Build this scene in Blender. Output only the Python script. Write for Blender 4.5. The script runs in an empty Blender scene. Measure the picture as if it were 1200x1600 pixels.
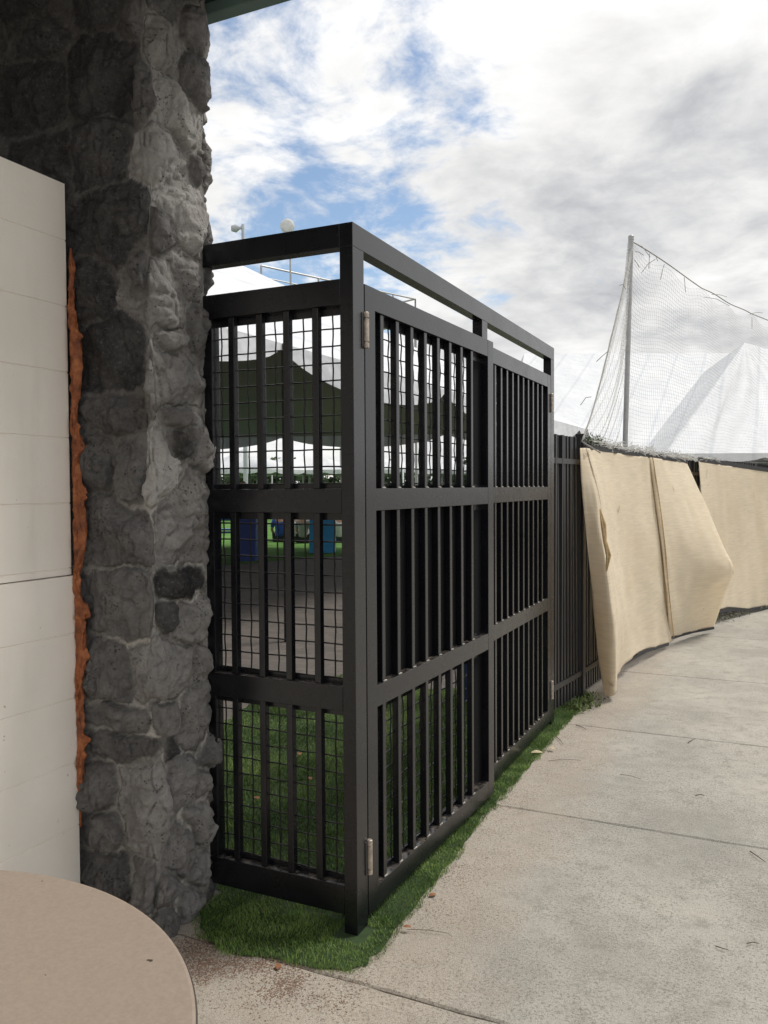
import bpy, math, random
import numpy as np
from mathutils import Vector, Matrix
random.seed(7); rng = np.random.default_rng(11)
S = bpy.context.scene; COL = S.collection
R = math.radians

# ------------------------------------------------------------------ camera
F = 1290.0; PSI = R(25.13); PITCH = R(1.73); ROLL = R(0.35)
EYE = Vector((1.278, -2.489, 1.55))
f0 = Vector((-math.sin(PSI), math.cos(PSI), 0)); r0 = Vector((math.cos(PSI), math.sin(PSI), 0))
FW = f0*math.cos(PITCH) + Vector((0, 0, -math.sin(PITCH)))
U0 = r0.cross(FW)
RT = r0*math.cos(ROLL) - U0*math.sin(ROLL); UP = U0*math.cos(ROLL) + r0*math.sin(ROLL)
cam_d = bpy.data.cameras.new('camera'); cam = bpy.data.objects.new('camera', cam_d); COL.objects.link(cam)
cam_d.sensor_width = 36; cam_d.lens = F/1600*36; cam_d.clip_start = .05; cam_d.clip_end = 3000
M = Matrix(((RT.x, UP.x, -FW.x, EYE.x), (RT.y, UP.y, -FW.y, EYE.y), (RT.z, UP.z, -FW.z, EYE.z), (0, 0, 0, 1)))
cam.matrix_world = M; S.camera = cam
def ray(u, v): return (FW + RT*((u-600)/F) + UP*((800-v)/F))
def at(u, v, Z):            # a measured photo point at a real distance Z (metres along the view)
    return EYE + ray(u, v)*Z
def gnd(u, v, z=0.0):       # a measured photo point that lies at height z
    d = ray(u, v); return EYE + d*((z-EYE.z)/d.z)
def on_y(u, v, y):          # on the vertical plane y = const
    d = ray(u, v); return EYE + d*((y-EYE.y)/d.y)
def on_x(u, v, x):
    d = ray(u, v); return EYE + d*((x-EYE.x)/d.x)
def proj(p):
    q = Vector(p)-EYE; z = q.dot(FW); return (600+F*q.dot(RT)/z, 800-F*q.dot(UP)/z, z)

# ------------------------------------------------------------------ light
SUN_EL, SUN_AZ = R(56), R(44)         # azimuth clockwise from +Y
sun_dir = Vector((math.sin(SUN_AZ)*math.cos(SUN_EL), math.cos(SUN_AZ)*math.cos(SUN_EL), math.sin(SUN_EL)))
sl = bpy.data.lights.new('sun', 'SUN'); sl.energy = 2.0; sl.angle = R(16); sl.color = (1, .95, .87)
so = bpy.data.objects.new('sun', sl); COL.objects.link(so)
so.rotation_euler = (-sun_dir).to_track_quat('-Z', 'Y').to_euler()
S.view_settings.view_transform = 'Standard'; S.view_settings.look = 'None'
S.view_settings.exposure = 0.48; S.view_settings.gamma = 1

class NT:
    def __init__(s, tree): s.t = tree; s.t.nodes.clear()
    def n(s, typ, ins=None, **kw):
        nd = s.t.nodes.new(typ)
        for k, v in kw.items(): setattr(nd, k, v)
        for k, v in (ins or {}).items():
            sock = nd.inputs[k]
            if isinstance(v, bpy.types.NodeSocket): s.t.links.new(v, sock)
            elif isinstance(v, bpy.types.Node): s.t.links.new(v.outputs[0], sock)
            else: sock.default_value = v
        return nd
    def math(s, op, a, b=0.0, c=None, clamp=False):
        i = {0: a, 1: b}
        if c is not None: i[2] = c
        return s.n('ShaderNodeMath', i, operation=op, use_clamp=clamp).outputs[0]
    def vm(s, op, a, b=None):
        i = {0: a}
        if b is not None: i[1] = b
        return s.n('ShaderNodeVectorMath', i, operation=op)
    def noise(s, vec, scale, detail=5, rough=.55, dist=0.0, typ='FBM'):
        return s.n('ShaderNodeTexNoise', {'Vector': vec, 'Scale': scale, 'Detail': detail, 'Roughness': rough, 'Distortion': dist}).outputs['Fac']
    def ramp(s, fac, stops, interp='LINEAR'):
        nd = s.n('ShaderNodeValToRGB', {'Fac': fac}); cr = nd.color_ramp; cr.interpolation = interp
        while len(cr.elements) < len(stops): cr.elements.new(.5)
        for e, (p, c) in zip(cr.elements, stops):
            e.position = p; e.color = (*c, 1) if isinstance(c, (tuple, list)) and len(c) == 3 else (c, c, c, 1) if not isinstance(c, (tuple, list)) else c
        return nd.outputs['Color']
    def mix(s, fac, a, b, mode='MIX'):
        nd = s.n('ShaderNodeMix', data_type='RGBA', blend_type=mode)
        for k, v in ((0, fac), (6, a), (7, b)):
            if isinstance(v, bpy.types.NodeSocket): s.t.links.new(v, nd.inputs[k])
            else: nd.inputs[k].default_value = (*v, 1) if isinstance(v, (tuple, list)) and len(v) == 3 else v
        return nd.outputs[2]
    def smooth(s, x, a, b):
        return s.n('ShaderNodeMapRange', {0: x, 1: a, 2: b, 3: 0.0, 4: 1.0}, interpolation_type='SMOOTHSTEP').outputs[0]

# ------------------------------------------------------------------ world: sky with broken cloud
wd = bpy.data.worlds.new('World'); S.world = wd; wd.use_nodes = True
w = NT(wd.node_tree)
sky = w.n('ShaderNodeTexSky', sky_type='NISHITA'); sky.sun_disc = False
sky.sun_elevation = SUN_EL; sky.sun_rotation = SUN_AZ; sky.air_density = 1.0; sky.dust_density = .6; sky.ozone_density = 1.2
tc = w.n('ShaderNodeTexCoord'); D = tc.outputs['Generated']
dn = w.vm('NORMALIZE', D).outputs[0]
sep = w.n('ShaderNodeSeparateXYZ', {0: dn})
zz = w.math('ADD', w.math('MAXIMUM', sep.outputs[2], 0.0), .22)
pl = w.n('ShaderNodeCombineXYZ', {0: w.math('DIVIDE', sep.outputs[0], zz), 1: w.math('DIVIDE', sep.outputs[1], zz), 2: .37})
warp = w.n('ShaderNodeTexNoise', {'Vector': pl.outputs[0], 'Scale': 2.2, 'Detail': 3.0})
pw = w.vm('ADD', pl.outputs[0], w.vm('SCALE', warp.outputs['Color']).outputs[0])
wsc = pw.inputs[1].links[0].from_node; wsc.inputs['Scale'].default_value = .22
n1 = w.noise(pw.outputs[0], 4.4, 12, .62)
n2 = w.noise(w.vm('ADD', pw.outputs[0], (3.7, 1.9, 0)).outputs[0], 1.7, 7, .58)
def lobe(u, v, deg, soft=1.0):
    d = ray(u, v).normalized()
    dt = w.vm('DOT_PRODUCT', dn, tuple(d)).outputs['Value']
    return w.smooth(dt, math.cos(R(deg)), math.cos(R(deg*.15)))
blue = None
for (u, v, dg, k) in ((400, 200, 17, .21), (470, 340, 13, .23), (610, 180, 13, .215), (760, 370, 8, .16), (590, 130, 9, .10), (930, 372, 6, .15), (350, 90, 8, .10)):
    l = w.math('MULTIPLY', lobe(u, v, dg), k)
    blue = l if blue is None else w.math('MAXIMUM', blue, l)
cov = w.math('SUBTRACT', w.math('ADD', n1, .19), blue)
white = None
for (u, v, dg, k) in ((350, 280, 5, .10), (560, 190, 4, .07), (480, 60, 9, .10), (1050, 60, 20, .16), (900, 480, 14, .10)):
    l = w.math('MULTIPLY', lobe(u, v, dg), k)
    white = l if white is None else w.math('ADD', white, l)
cov = w.math('ADD', cov, white)
mask = w.smooth(cov, .43, .65)
# cloud brightness: bright thin parts, grey thick undersides
grey = None
for (u, v, dg, k) in ((1130, 300, 14, .13), (980, 330, 12, .04), (1100, 430, 8, .06), (1060, 150, 5, .08), (800, 420, 10, .06)):
    l = w.math('MULTIPLY', lobe(u, v, dg), k)
    grey = l if grey is None else w.math('ADD', grey, l)
thick = w.math('MULTIPLY', w.smooth(n2, .36, .72), .20)
gg = w.math('MULTIPLY', grey, w.math('ADD', w.math('MULTIPLY', w.smooth(n2, .25, .7), 1.0), .25))
glow = w.math('MULTIPLY', lobe(900, 60, 30), .04)
br = w.math('ADD', w.math('SUBTRACT', w.math('SUBTRACT', 1.03, thick), w.math('MULTIPLY', gg, .8)), glow)
n3 = w.noise(pw.outputs[0], 6.0, 11, .60)
br = w.math('ADD', br, w.math('MULTIPLY', w.math('SUBTRACT', n3, .52), .6))
br = w.math('MAXIMUM', br, .54)
CLOUD = 7.1
ccol = w.mix(w.smooth(br, .4, .95), (.80, .83, .90), (1, .995, .985))
cbr = w.vm('SCALE', ccol); w.t.links.new(w.math('MULTIPLY', br, CLOUD), cbr.inputs['Scale'])
skyc = w.mix(1.0, sky.outputs[0], (1.12, 1.10, 1.06), 'MULTIPLY')
final = w.mix(mask, skyc, cbr.outputs[0])
bg = w.n('ShaderNodeBackground', {'Color': final, 'Strength': .1})
w.t.links.new(bg.outputs[0], w.n('ShaderNodeOutputWorld').inputs[0])

# ------------------------------------------------------------------ helpers
def tag(o, label=None, cat=None, group=None, kind=None):
    if label: o['label'] = label
    if cat: o['category'] = cat
    if group: o['group'] = group
    if kind: o['kind'] = kind
    return o
def link(name, me, mat=None, parent=None):
    o = bpy.data.objects.new(name, me); COL.objects.link(o)
    if mat is not None and me is not None and not me.materials: me.materials.append(mat)
    if parent is not None: o.parent = parent
    return o
def thing(name, label, cat, loc=(0, 0, 0), rz=0.0, group=None):
    o = bpy.data.objects.new(name, None); o.empty_display_size = .1; COL.objects.link(o)
    o.location = loc; o.rotation_euler = (0, 0, rz); return tag(o, label, cat, group)
def copy_tree(o, parent=None):
    c = o.copy(); COL.objects.link(c); c.parent = parent
    for ch in [x for x in bpy.data.objects if x.parent == o]: copy_tree(ch, c)
    return c
class MB:
    def __init__(s): s.v = []; s.f = []
    def add(s, vs, fs):
        b = len(s.v); s.v += [tuple(x) for x in vs]; s.f += [tuple(i+b for i in f) for f in fs]
    def box(s, x0, x1, y0, y1, z0, z1):
        s.add([(x0, y0, z0), (x1, y0, z0), (x1, y1, z0), (x0, y1, z0), (x0, y0, z1), (x1, y0, z1), (x1, y1, z1), (x0, y1, z1)],
              [(3, 2, 1, 0), (4, 5, 6, 7), (0, 1, 5, 4), (1, 2, 6, 5), (2, 3, 7, 6), (3, 0, 4, 7)])
    def tube(s, pts, r, n=6, cap=True, radii=None):
        pts = [Vector(p) for p in pts]; rings = []
        prev = None
        for i, p in enumerate(pts):
            t = (pts[min(i+1, len(pts)-1)]-pts[max(i-1, 0)])
            if t.length < 1e-9: t = Vector((0, 0, 1))
            t.normalize()
            if prev is None:
                a = Vector((0, 0, 1)) if abs(t.z) < .9 else Vector((1, 0, 0))
                nx = t.cross(a).normalized()
            else:
                nx = (prev - t*prev.dot(t)).normalized()
            prev = nx; ny = t.cross(nx)
            rr = radii[i] if radii else r
            rings.append([p + (nx*math.cos(2*math.pi*k/n)+ny*math.sin(2*math.pi*k/n))*rr for k in range(n)])
        vs = [q for rg in rings for q in rg]; fs = []
        for i in range(len(rings)-1):
            for k in range(n): fs.append((i*n+k, i*n+(k+1) % n, (i+1)*n+(k+1) % n, (i+1)*n+k))
        if cap: fs.append(tuple(range(n-1, -1, -1))); fs.append(tuple((len(rings)-1)*n+k for k in range(n)))
        s.add(vs, fs)
    def lathe(s, c, prof, n=32):
        vs = []; fs = []
        for (r, z) in prof:
            for k in range(n):
                a = 2*math.pi*k/n; vs.append((c[0]+r*math.cos(a), c[1]+r*math.sin(a), c[2]+z))
        for i in range(len(prof)-1):
            for k in range(n): fs.append((i*n+k, i*n+(k+1) % n, (i+1)*n+(k+1) % n, (i+1)*n+k))
        fs.append(tuple(range(n-1, -1, -1))); fs.append(tuple((len(prof)-1)*n+k for k in range(n)))
        s.add(vs, fs)
    def build(s, name, mat, parent=None, bevel=0, smooth=False):
        me = bpy.data.meshes.new(name); me.from_pydata(s.v, [], s.f); me.validate(); me.update()
        if smooth: me.polygons.foreach_set('use_smooth', [True]*len(me.polygons))
        o = link(name, me, mat, parent)
        if bevel:
            b = o.modifiers.new('bevel', 'BEVEL'); b.width = bevel; b.segments = 2; b.limit_method = 'ANGLE'
        return o
def np_mesh(name, V, Fq, mat, parent=None, smooth=True, attrs=None):
    me = bpy.data.meshes.new(name); V = np.asarray(V, np.float32); Fq = np.asarray(Fq, np.int32)
    k = Fq.shape[1]
    me.vertices.add(len(V)); me.vertices.foreach_set('co', V.ravel())
    me.loops.add(Fq.size); me.loops.foreach_set('vertex_index', Fq.ravel())
    me.polygons.add(len(Fq)); me.polygons.foreach_set('loop_start', np.arange(0, Fq.size, k, dtype=np.int32))
    me.polygons.foreach_set('loop_total', np.full(len(Fq), k, np.int32))
    me.update(calc_edges=True)
    if smooth: me.polygons.foreach_set('use_smooth', np.ones(len(Fq), bool))
    for nm, arr in (attrs or {}).items():
        a = me.attributes.new(nm, 'FLOAT', 'POINT'); a.data.foreach_set('value', np.asarray(arr, np.float32))
    return link(name, me, mat, parent)
def grid_faces(nu, nv):
    i = np.arange(nu-1)[:, None]*nv + np.arange(nv-1)[None, :]
    i = i.ravel(); return np.stack([i, i+nv, i+nv+1, i+1], 1)
def _h(ix, iy, iz):
    n = (ix*374761393 + iy*668265263 + iz*2147483647//3) & 0xffffffff
    n = ((n ^ (n >> 13))*1274126177) & 0xffffffff
    return ((n ^ (n >> 16)) & 0xffff)/65535.0
def vnoise(x, y, z=0.0):
    x, y, z = np.broadcast_arrays(np.asarray(x, float), np.asarray(y, float), np.asarray(z, float))
    ix, iy, iz = np.floor(x).astype(np.int64), np.floor(y).astype(np.int64), np.floor(z).astype(np.int64)
    fx, fy, fz = x-ix, y-iy, z-iz
    fx, fy, fz = [t*t*(3-2*t) for t in (fx, fy, fz)]
    o = 0
    for a in (0, 1):
        for b in (0, 1):
            for c in (0, 1):
                o = o + _h(ix+a, iy+b, iz+c)*(fx if a else 1-fx)*(fy if b else 1-fy)*(fz if c else 1-fz)
    return o*2-1
def fbm(x, y, z=0.0, o=4):
    s = 0; a = .5
    for k in range(o): s = s + a*vnoise(np.asarray(x)*2**k+k*7.3, np.asarray(y)*2**k+k*3.1, np.asarray(z)*2**k+k*5.7); a *= .5
    return s

# ------------------------------------------------------------------ materials
def mat(name, fn):
    m = bpy.data.materials.new(name); m.use_nodes = True; t = NT(m.node_tree)
    p = t.n('ShaderNodeBsdfPrincipled'); o = t.n('ShaderNodeOutputMaterial')
    t.t.links.new(p.outputs[0], o.inputs[0]); fn(t, p, o); return m
def put(t, node, key, v):
    if isinstance(v, bpy.types.NodeSocket): t.t.links.new(v, node.inputs[key])
    else: node.inputs[key].default_value = v
def plain(name, col, rough=.6, metal=0.0, var=.12, scale=8, bump=0.0, bscale=60, spec=.5):
    def fn(t, p, o):
        c = t.n('ShaderNodeTexCoord').outputs['Object']
        n = t.noise(c, scale, 6, .6)
        a = tuple(x*(1-var) for x in col); b = tuple(min(1, x*(1+var)) for x in col)
        put(t, p, 'Base Color', t.ramp(n, [(.3, a), (.7, b)]))
        put(t, p, 'Roughness', t.n('ShaderNodeMapRange', {0: n, 1: .3, 2: .7, 3: max(.02, rough-.06), 4: min(1, rough+.06)}).outputs[0])
        p.inputs['Metallic'].default_value = metal; p.inputs['Specular IOR Level'].default_value = spec
        if bump:
            b_ = t.n('ShaderNodeBump', {'Height': t.noise(c, bscale, 5, .6), 'Strength': bump, 'Distance': .01}); put(t, p, 'Normal', b_.outputs[0])
    return mat(name, fn)
def gate_paint(t, p, o):
    c = t.n('ShaderNodeTexCoord').outputs['Object']
    n = t.noise(c, 6, 6, .6); sp = t.noise(c, 240, 2, .5); dust = t.noise(c, 28, 7, .7)
    base = t.ramp(n, [(.3, (.0045, .005, .0075)), (.7, (.0075, .008, .0105))])
    geo = t.n('ShaderNodeNewGeometry'); up = t.n('ShaderNodeSeparateXYZ', {0: geo.outputs['Normal']}).outputs[2]
    dm = t.math('MULTIPLY', t.smooth(up, .5, 1.0), t.smooth(dust, .40, .68))
    specks = t.smooth(t.noise(c, 95, 2, .4), .76, .80)
    k = t.math('MAXIMUM', t.math('MULTIPLY', dm, .6), t.math('MULTIPLY', specks, .07))
    put(t, p, 'Base Color', t.mix(k, base, (.20, .17, .14)))
    put(t, p, 'Roughness', t.n('ShaderNodeMapRange', {0: n, 1: .3, 2: .7, 3: .22, 4: .32}).outputs[0]); p.inputs['Specular IOR Level'].default_value = .43; p.inputs['Coat Weight'].default_value = .22; p.inputs['Coat Roughness'].default_value = .22
GATE = mat('black powder coat', gate_paint)
BEAD = plain('pale bead', (.30, .28, .25), .7, var=.5, scale=60)  # small pale beads at the feet of the gate bars
BLACK = plain('matt black plate', (.004, .004, .005), .8, spec=.12)
FENCE = plain('black fence paint', (.018, .018, .020), .42, var=.2, scale=12)
STEEL = plain('galvanised steel', (.36, .36, .36), .45, .75, .15, 30, .1)
HINGE = plain('stained hinge steel', (.42, .36, .30), .42, .55, .35, 45, .25, 120)
DARKSTEEL = plain('dark hinge plate', (.03, .03, .032), .5, .2)

def stone_fn(t, p, o):
    c = t.n('ShaderNodeTexCoord').outputs['Object']
    tone = t.n('ShaderNodeAttribute', attribute_name='tone').outputs['Fac']
    mort = t.n('ShaderNodeAttribute', attribute_name='mortar').outputs['Fac']
    n = t.noise(c, 9, 9, .65); n2 = t.noise(c, 42, 8, .7); n3 = t.noise(c, 3.1, 5, .6)
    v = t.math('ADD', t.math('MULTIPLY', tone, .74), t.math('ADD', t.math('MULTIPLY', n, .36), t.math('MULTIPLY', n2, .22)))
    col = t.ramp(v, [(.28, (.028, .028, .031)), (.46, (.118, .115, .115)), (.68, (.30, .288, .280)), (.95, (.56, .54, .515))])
    brown = t.mix(t.math('MULTIPLY', t.smooth(n3, .5, .72), .30), col, (.13, .105, .08))
    st = t.noise(c, 24, 9, .75, .4)
    pale = t.math('MULTIPLY', t.smooth(st, .60, .72), .45)
    col = t.mix(pale, brown, (.27, .26, .25))
    mc = t.ramp(t.noise(c, 30, 8, .7), [(.3, (.11, .106, .10)), (.55, (.20, .193, .18)), (.78, (.36, .345, .32))])
    mm = t.math('MULTIPLY', mort, t.n('ShaderNodeMapRange', {0: t.noise(c, 6, 4, .6), 1: .38, 2: .62, 3: .6, 4: 1.0}).outputs[0])
    col = t.mix(mm, col, mc)
    ln = t.math('MULTIPLY', t.n('ShaderNodeAttribute', attribute_name='line').outputs['Fac'], t.smooth(t.noise(c, 5.5, 7, .7), .47, .56))
    col = t.mix(t.math('MULTIPLY', ln, .85), col, (.50, .48, .44))
    vor = t.n('ShaderNodeTexVoronoi', {'Vector': c, 'Scale': 75.0, 'Randomness': 1.0})
    pit = t.math('MULTIPLY', t.math('SUBTRACT', 1.0, t.smooth(vor.outputs['Distance'], .1, .34)), t.smooth(t.noise(c, 14, 3, .5), .5, .66))
    gr = t.noise(c, 85, 6, .75)
    col = t.mix(t.math('MULTIPLY', t.smooth(gr, .52, .64), .5), col, t.mix(.5, col, (.02, .02, .022)))
    col = t.mix(t.math('MULTIPLY', t.math('SUBTRACT', 1.0, t.smooth(gr, .34, .46)), .3), col, (.36, .345, .33))
    hgt = t.math('SUBTRACT', t.math('ADD', t.math('MULTIPLY', t.noise(c, 38, 12, .78), 1.5), t.math('MULTIPLY', t.noise(c, 220, 4, .6), .25)), t.math('MULTIPLY', pit, .9))
    col = t.mix(t.math('MULTIPLY', pit, .6), col, (.02, .02, .02))
    put(t, p, 'Base Color', col); p.inputs['Roughness'].default_value = .88; p.inputs['Specular IOR Level'].default_value = .3
    hgt = t.math('MULTIPLY', hgt, t.math('SUBTRACT', 1.0, t.math('MULTIPLY', mort, .75)))
    b = t.n('ShaderNodeBump', {'Height': hgt, 'Strength': 1.0, 'Distance': .016}); put(t, p, 'Normal', b.outputs[0])
STONE = mat('lava stone masonry', stone_fn)

def wall_fn(t, p, o):
    c = t.n('ShaderNodeTexCoord').outputs['Object']
    n = t.noise(c, 2.2, 6, .6); n2 = t.noise(c, 60, 6, .7)
    col = t.ramp(n, [(.3, (.77, .72, .65)), (.7, (.86, .81, .74))])
    s = t.smooth(t.noise(c, 42, 3, .5), .73, .76)
    col = t.mix(t.math('MULTIPLY', s, .5), col, (.18, .12, .08))
    st = t.n('ShaderNodeMapping', {'Vector': c}); st.inputs['Scale'].default_value = (1, 1, .12)
    col = t.mix(t.math('MULTIPLY', t.smooth(t.noise(st.outputs[0], 7, 6, .6), .5, .75), .22), col, (.40, .35, .28))
    sp = t.n('ShaderNodeSeparateXYZ', {0: c})
    put(t, p, 'Base Color', col); p.inputs['Roughness'].default_value = .75
    b = t.n('ShaderNodeBump', {'Height': n2, 'Strength': .25, 'Distance': .004}); put(t, p, 'Normal', b.outputs[0])
WALL = mat('off white painted panel', wall_fn)
def foam_fn(t, p, o):
    c = t.n('ShaderNodeTexCoord').outputs['Object']
    n = t.noise(c, 26, 6, .6)
    put(t, p, 'Base Color', t.ramp(n, [(.3, (.13, .038, .015)), (.5, (.30, .090, .030)), (.68, (.46, .16, .055)), (.85, (.55, .30, .15))]))
    p.inputs['Roughness'].default_value = .55
    b = t.n('ShaderNodeBump', {'Height': t.noise(c, 90, 5, .6), 'Strength': .9, 'Distance': .006}); put(t, p, 'Normal', b.outputs[0])
FOAM = mat('orange expanding foam', foam_fn)

def conc_fn(t, p, o):
    c = t.n('ShaderNodeTexCoord').outputs['Object']
    big = t.noise(c, 1.1, 8, .68, .3); mid = t.noise(c, 11, 9, .75); fine = t.noise(c, 70, 8, .75); gr = t.noise(c, 320, 3, .6)
    col = t.ramp(big, [(.36, (.285, .274, .246)), (.50, (.390, .372, .335)), (.64, (.455, .430, .382))])
    col = t.mix(t.smooth(mid, .46, .70), col, (.255, .245, .215))
    mp = t.n('ShaderNodeMapping', {'Vector': c}); mp.inputs['Scale'].default_value = (1, 1.25, 1)
    fl = t.smooth(t.noise(mp.outputs[0], 58, 7, .75), .52, .62)
    msk = t.smooth(t.noise(c, 1.7, 5, .6), .40, .62)
    col = t.mix(t.math('MULTIPLY', t.math('MULTIPLY', fl, msk), .8), col, (.165, .152, .122))
    col = t.mix(t.math('MULTIPLY', t.smooth(fine, .40, .7), .22), col, (.52, .49, .44))
    # sandy wear beside the turf: a dusty band following the gate line and round its corner
    sp = t.n('ShaderNodeSeparateXYZ', {0: c})
    dx = t.math('SUBTRACT', sp.outputs[0], t.math('MULTIPLY', t.noise(c, 2.5, 5, .6), .55))
    band = t.math('MULTIPLY', t.math('SUBTRACT', 1.0, t.smooth(dx, .02, .30)), t.math('ADD', t.math('MULTIPLY', t.noise(c, 7, 7, .7), .9), .1))
    col = t.mix(t.math('MULTIPLY', band, .75), col, (.40, .315, .24))
    gs = t.noise(c, 95, 3, .7); g2 = t.noise(c, 260, 2, .6); pt_ = t.noise(c, 2.6, 6, .7)
    col = t.mix(t.math('MULTIPLY', t.math('MULTIPLY', t.smooth(gs, .53, .60), t.smooth(pt_, .34, .52)), .68), col, (.15, .142, .122))
    col = t.mix(t.math('MULTIPLY', t.smooth(g2, .54, .62), .40), col, (.19, .18, .155))
    col = t.mix(t.math('MULTIPLY', t.math('SUBTRACT', 1.0, t.smooth(g2, .38, .45)), .42), col, (.62, .59, .53))
    gl = t.smooth(t.noise(c, 170, 2, .4), .74, .78)
    col = t.mix(t.math('MULTIPLY', gl, .45), col, (.75, .73, .70))
    dk = t.smooth(t.noise(c, 120, 2, .4), .72, .77)
    col = t.mix(t.math('MULTIPLY', dk, .55), col, (.10, .09, .08))
    put(t, p, 'Base Color', col); p.inputs['Roughness'].default_value = .9; p.inputs['Specular IOR Level'].default_value = .3
    h = t.math('ADD', t.math('MULTIPLY', fine, .6), t.math('ADD', t.math('MULTIPLY', gr, .35), t.math('MULTIPLY', mid, .8)))
    b = t.n('ShaderNodeBump', {'Height': h, 'Strength': .8, 'Distance': .008}); put(t, p, 'Normal', b.outputs[0])
CONC = mat('weathered concrete', conc_fn)
SOIL = plain('joint soil', (.085, .07, .055), .95, var=.4, scale=40, bump=.5)
def paver_fn(t, p, o):
    c = t.n('ShaderNodeTexCoord').outputs['Object']
    br = t.n('ShaderNodeTexBrick', {'Vector': c, 'Scale': 1.0, 'Mortar Size': .004, 'Brick Width': .20, 'Row Height': .10, 'Color1': (.085, .074, .066, 1), 'Color2': (.125, .108, .097, 1), 'Mortar': (.06, .05, .045, 1)})
    n = t.noise(c, 1.3, 6, .6)
    col = t.mix(t.math('MULTIPLY', t.smooth(n, .4, .7), .4), br.outputs['Color'], (.13, .115, .10))
    put(t, p, 'Base Color', col); p.inputs['Roughness'].default_value = .85
    b = t.n('ShaderNodeBump', {'Height': br.outputs['Fac'], 'Strength': .6, 'Distance': -.004}); put(t, p, 'Normal', b.outputs[0])
PAVER = mat('brown paving bricks', paver_fn)
LAWN = plain('lawn grass', (.10, .20, .055), .95, spec=.05, var=.4, scale=2, bump=.8, bscale=80)
TURFB = plain('turf backing', (.022, .045, .012), .95, var=.4, scale=25)
def blade_fn(t, p, o):
    a = t.n('ShaderNodeAttribute', attribute_name='tone').outputs['Fac']
    col = t.ramp(a, [(0.0, (.075, .135, .030)), (.55, (.165, .265, .058)), (.88, (.27, .37, .10)), (1.0, (.28, .27, .14))])
    put(t, p, 'Base Color', col); p.inputs['Roughness'].default_value = .55
    p.inputs['Specular IOR Level'].default_value = .35
BLADE = mat('turf blades', blade_fn)
def cloth_fn(col, tr=.22):
    def fn(t, p, o):
        c = t.n('ShaderNodeTexCoord').outputs['Object']
        mp = t.n('ShaderNodeMapping', {'Vector': c}); mp.inputs['Scale'].default_value = (.6, .6, 9)
        n = t.noise(mp.outputs[0], 9, 7, .65); n2 = t.noise(c, 2.0, 5, .6)
        base = t.ramp(n, [(.3, tuple(x*.90 for x in col)), (.7, tuple(min(1, x*1.07) for x in col))])
        base = t.mix(t.math('MULTIPLY', t.smooth(n2, .45, .75), .25), base, tuple(x*y for x, y in zip(col, (.92, .84, .70))))
        st = t.smooth(t.noise(c, 7, 4, .5), .70, .74)
        base = t.mix(t.math('MULTIPLY', st, .35), base, (.33, .17, .07))
        put(t, p, 'Base Color', base); p.inputs['Roughness'].default_value = .9; p.inputs['Specular IOR Level'].default_value = .15
        mp2 = t.n('ShaderNodeMapping', {'Vector': c}); mp2.inputs['Scale'].default_value = (1, 1, 3)
        b = t.n('ShaderNodeBump', {'Height': t.noise(mp2.outputs[0], 160, 4, .6), 'Strength': .3, 'Distance': .003}); put(t, p, 'Normal', b.outputs[0])
        tl = t.n('ShaderNodeBsdfTranslucent', {'Color': base}); mx = t.n('ShaderNodeMixShader', {0: tr, 1: p.outputs[0], 2: tl.outputs[0]})
        t.t.links.new(mx.outputs[0], o.inputs[0])
    return fn
SHADE = mat('beige shade cloth', cloth_fn((.91, .825, .675), .46))
HEM = plain('black hem tape', (.028, .028, .03), .8, var=.3, scale=20)
NETM = plain('white net cord', (.62, .62, .60), .7, var=.15)
ROPE = plain('grey rope', (.30, .29, .27), .8, var=.2, scale=30)
def tent_fn(t, p, o):
    c = t.n('ShaderNodeTexCoord').outputs['Object']
    wv = t.n('ShaderNodeTexWave', {'Vector': c, 'Scale': .22, 'Distortion': .35, 'Detail': 2.0}, wave_type='BANDS', bands_direction='X').outputs['Fac']
    seam = t.smooth(wv, .965, .995); n = t.noise(c, .55, 5, .6)
    col = t.ramp(n, [(.3, (.70, .725, .765)), (.7, (.80, .82, .85))])
    col = t.mix(t.math('MULTIPLY', seam, .35), col, (.50, .54, .60))  # stripes: panel seams plus faint reflections painted into the fabric colour
    put(t, p, 'Base Color', col); p.inputs['Roughness'].default_value = .6
    b = t.n('ShaderNodeBump', {'Height': t.noise(c, .9, 4, .6), 'Strength': .5, 'Distance': .25}); put(t, p, 'Normal', b.outputs[0])
    tl = t.n('ShaderNodeBsdfTranslucent', {'Color': col}); mx = t.n('ShaderNodeMixShader', {0: .18, 1: p.outputs[0], 2: tl.outputs[0]})
    t.t.links.new(mx.outputs[0], o.inputs[0])
TENT = mat('white tent fabric', tent_fn)
UNDERSHADE = plain('tent underside shade', (.34, .30, .32), .9, var=.15, scale=.6)  # shade under the tents, put into the darker colour of an added layer
FASCIA = plain('green fascia paint', (.035, .062, .058), .5, var=.2, scale=5)
FASCIA2 = plain('pale green trim', (.13, .20, .185), .5, var=.15, scale=5)
SOFFIT = plain('dark soffit boards', (.09, .085, .075), .8, var=.3, scale=4)
def table_fn(t, p, o):
    c = t.n('ShaderNodeTexCoord').outputs['Object']
    n = t.noise(c, 130, 3, .6); n2 = t.noise(c, 3, 5, .6)
    col = t.ramp(n, [(.35, (.268, .215, .172)), (.65, (.306, .247, .198))])
    col = t.mix(t.math('MULTIPLY', t.smooth(n2, .4, .7), .2), col, (.33, .26, .21))
    s = t.smooth(t.noise(c, 34, 2, .4), .775, .79)
    col = t.mix(s, col, (.05, .035, .03))
    put(t, p, 'Base Color', col); p.inputs['Roughness'].default_value = .5
    b = t.n('ShaderNodeBump', {'Height': t.noise(c, 260, 3, .6), 'Strength': .2, 'Distance': .002}); put(t, p, 'Normal', b.outputs[0])
TABLE = mat('beige laminate', table_fn)
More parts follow.
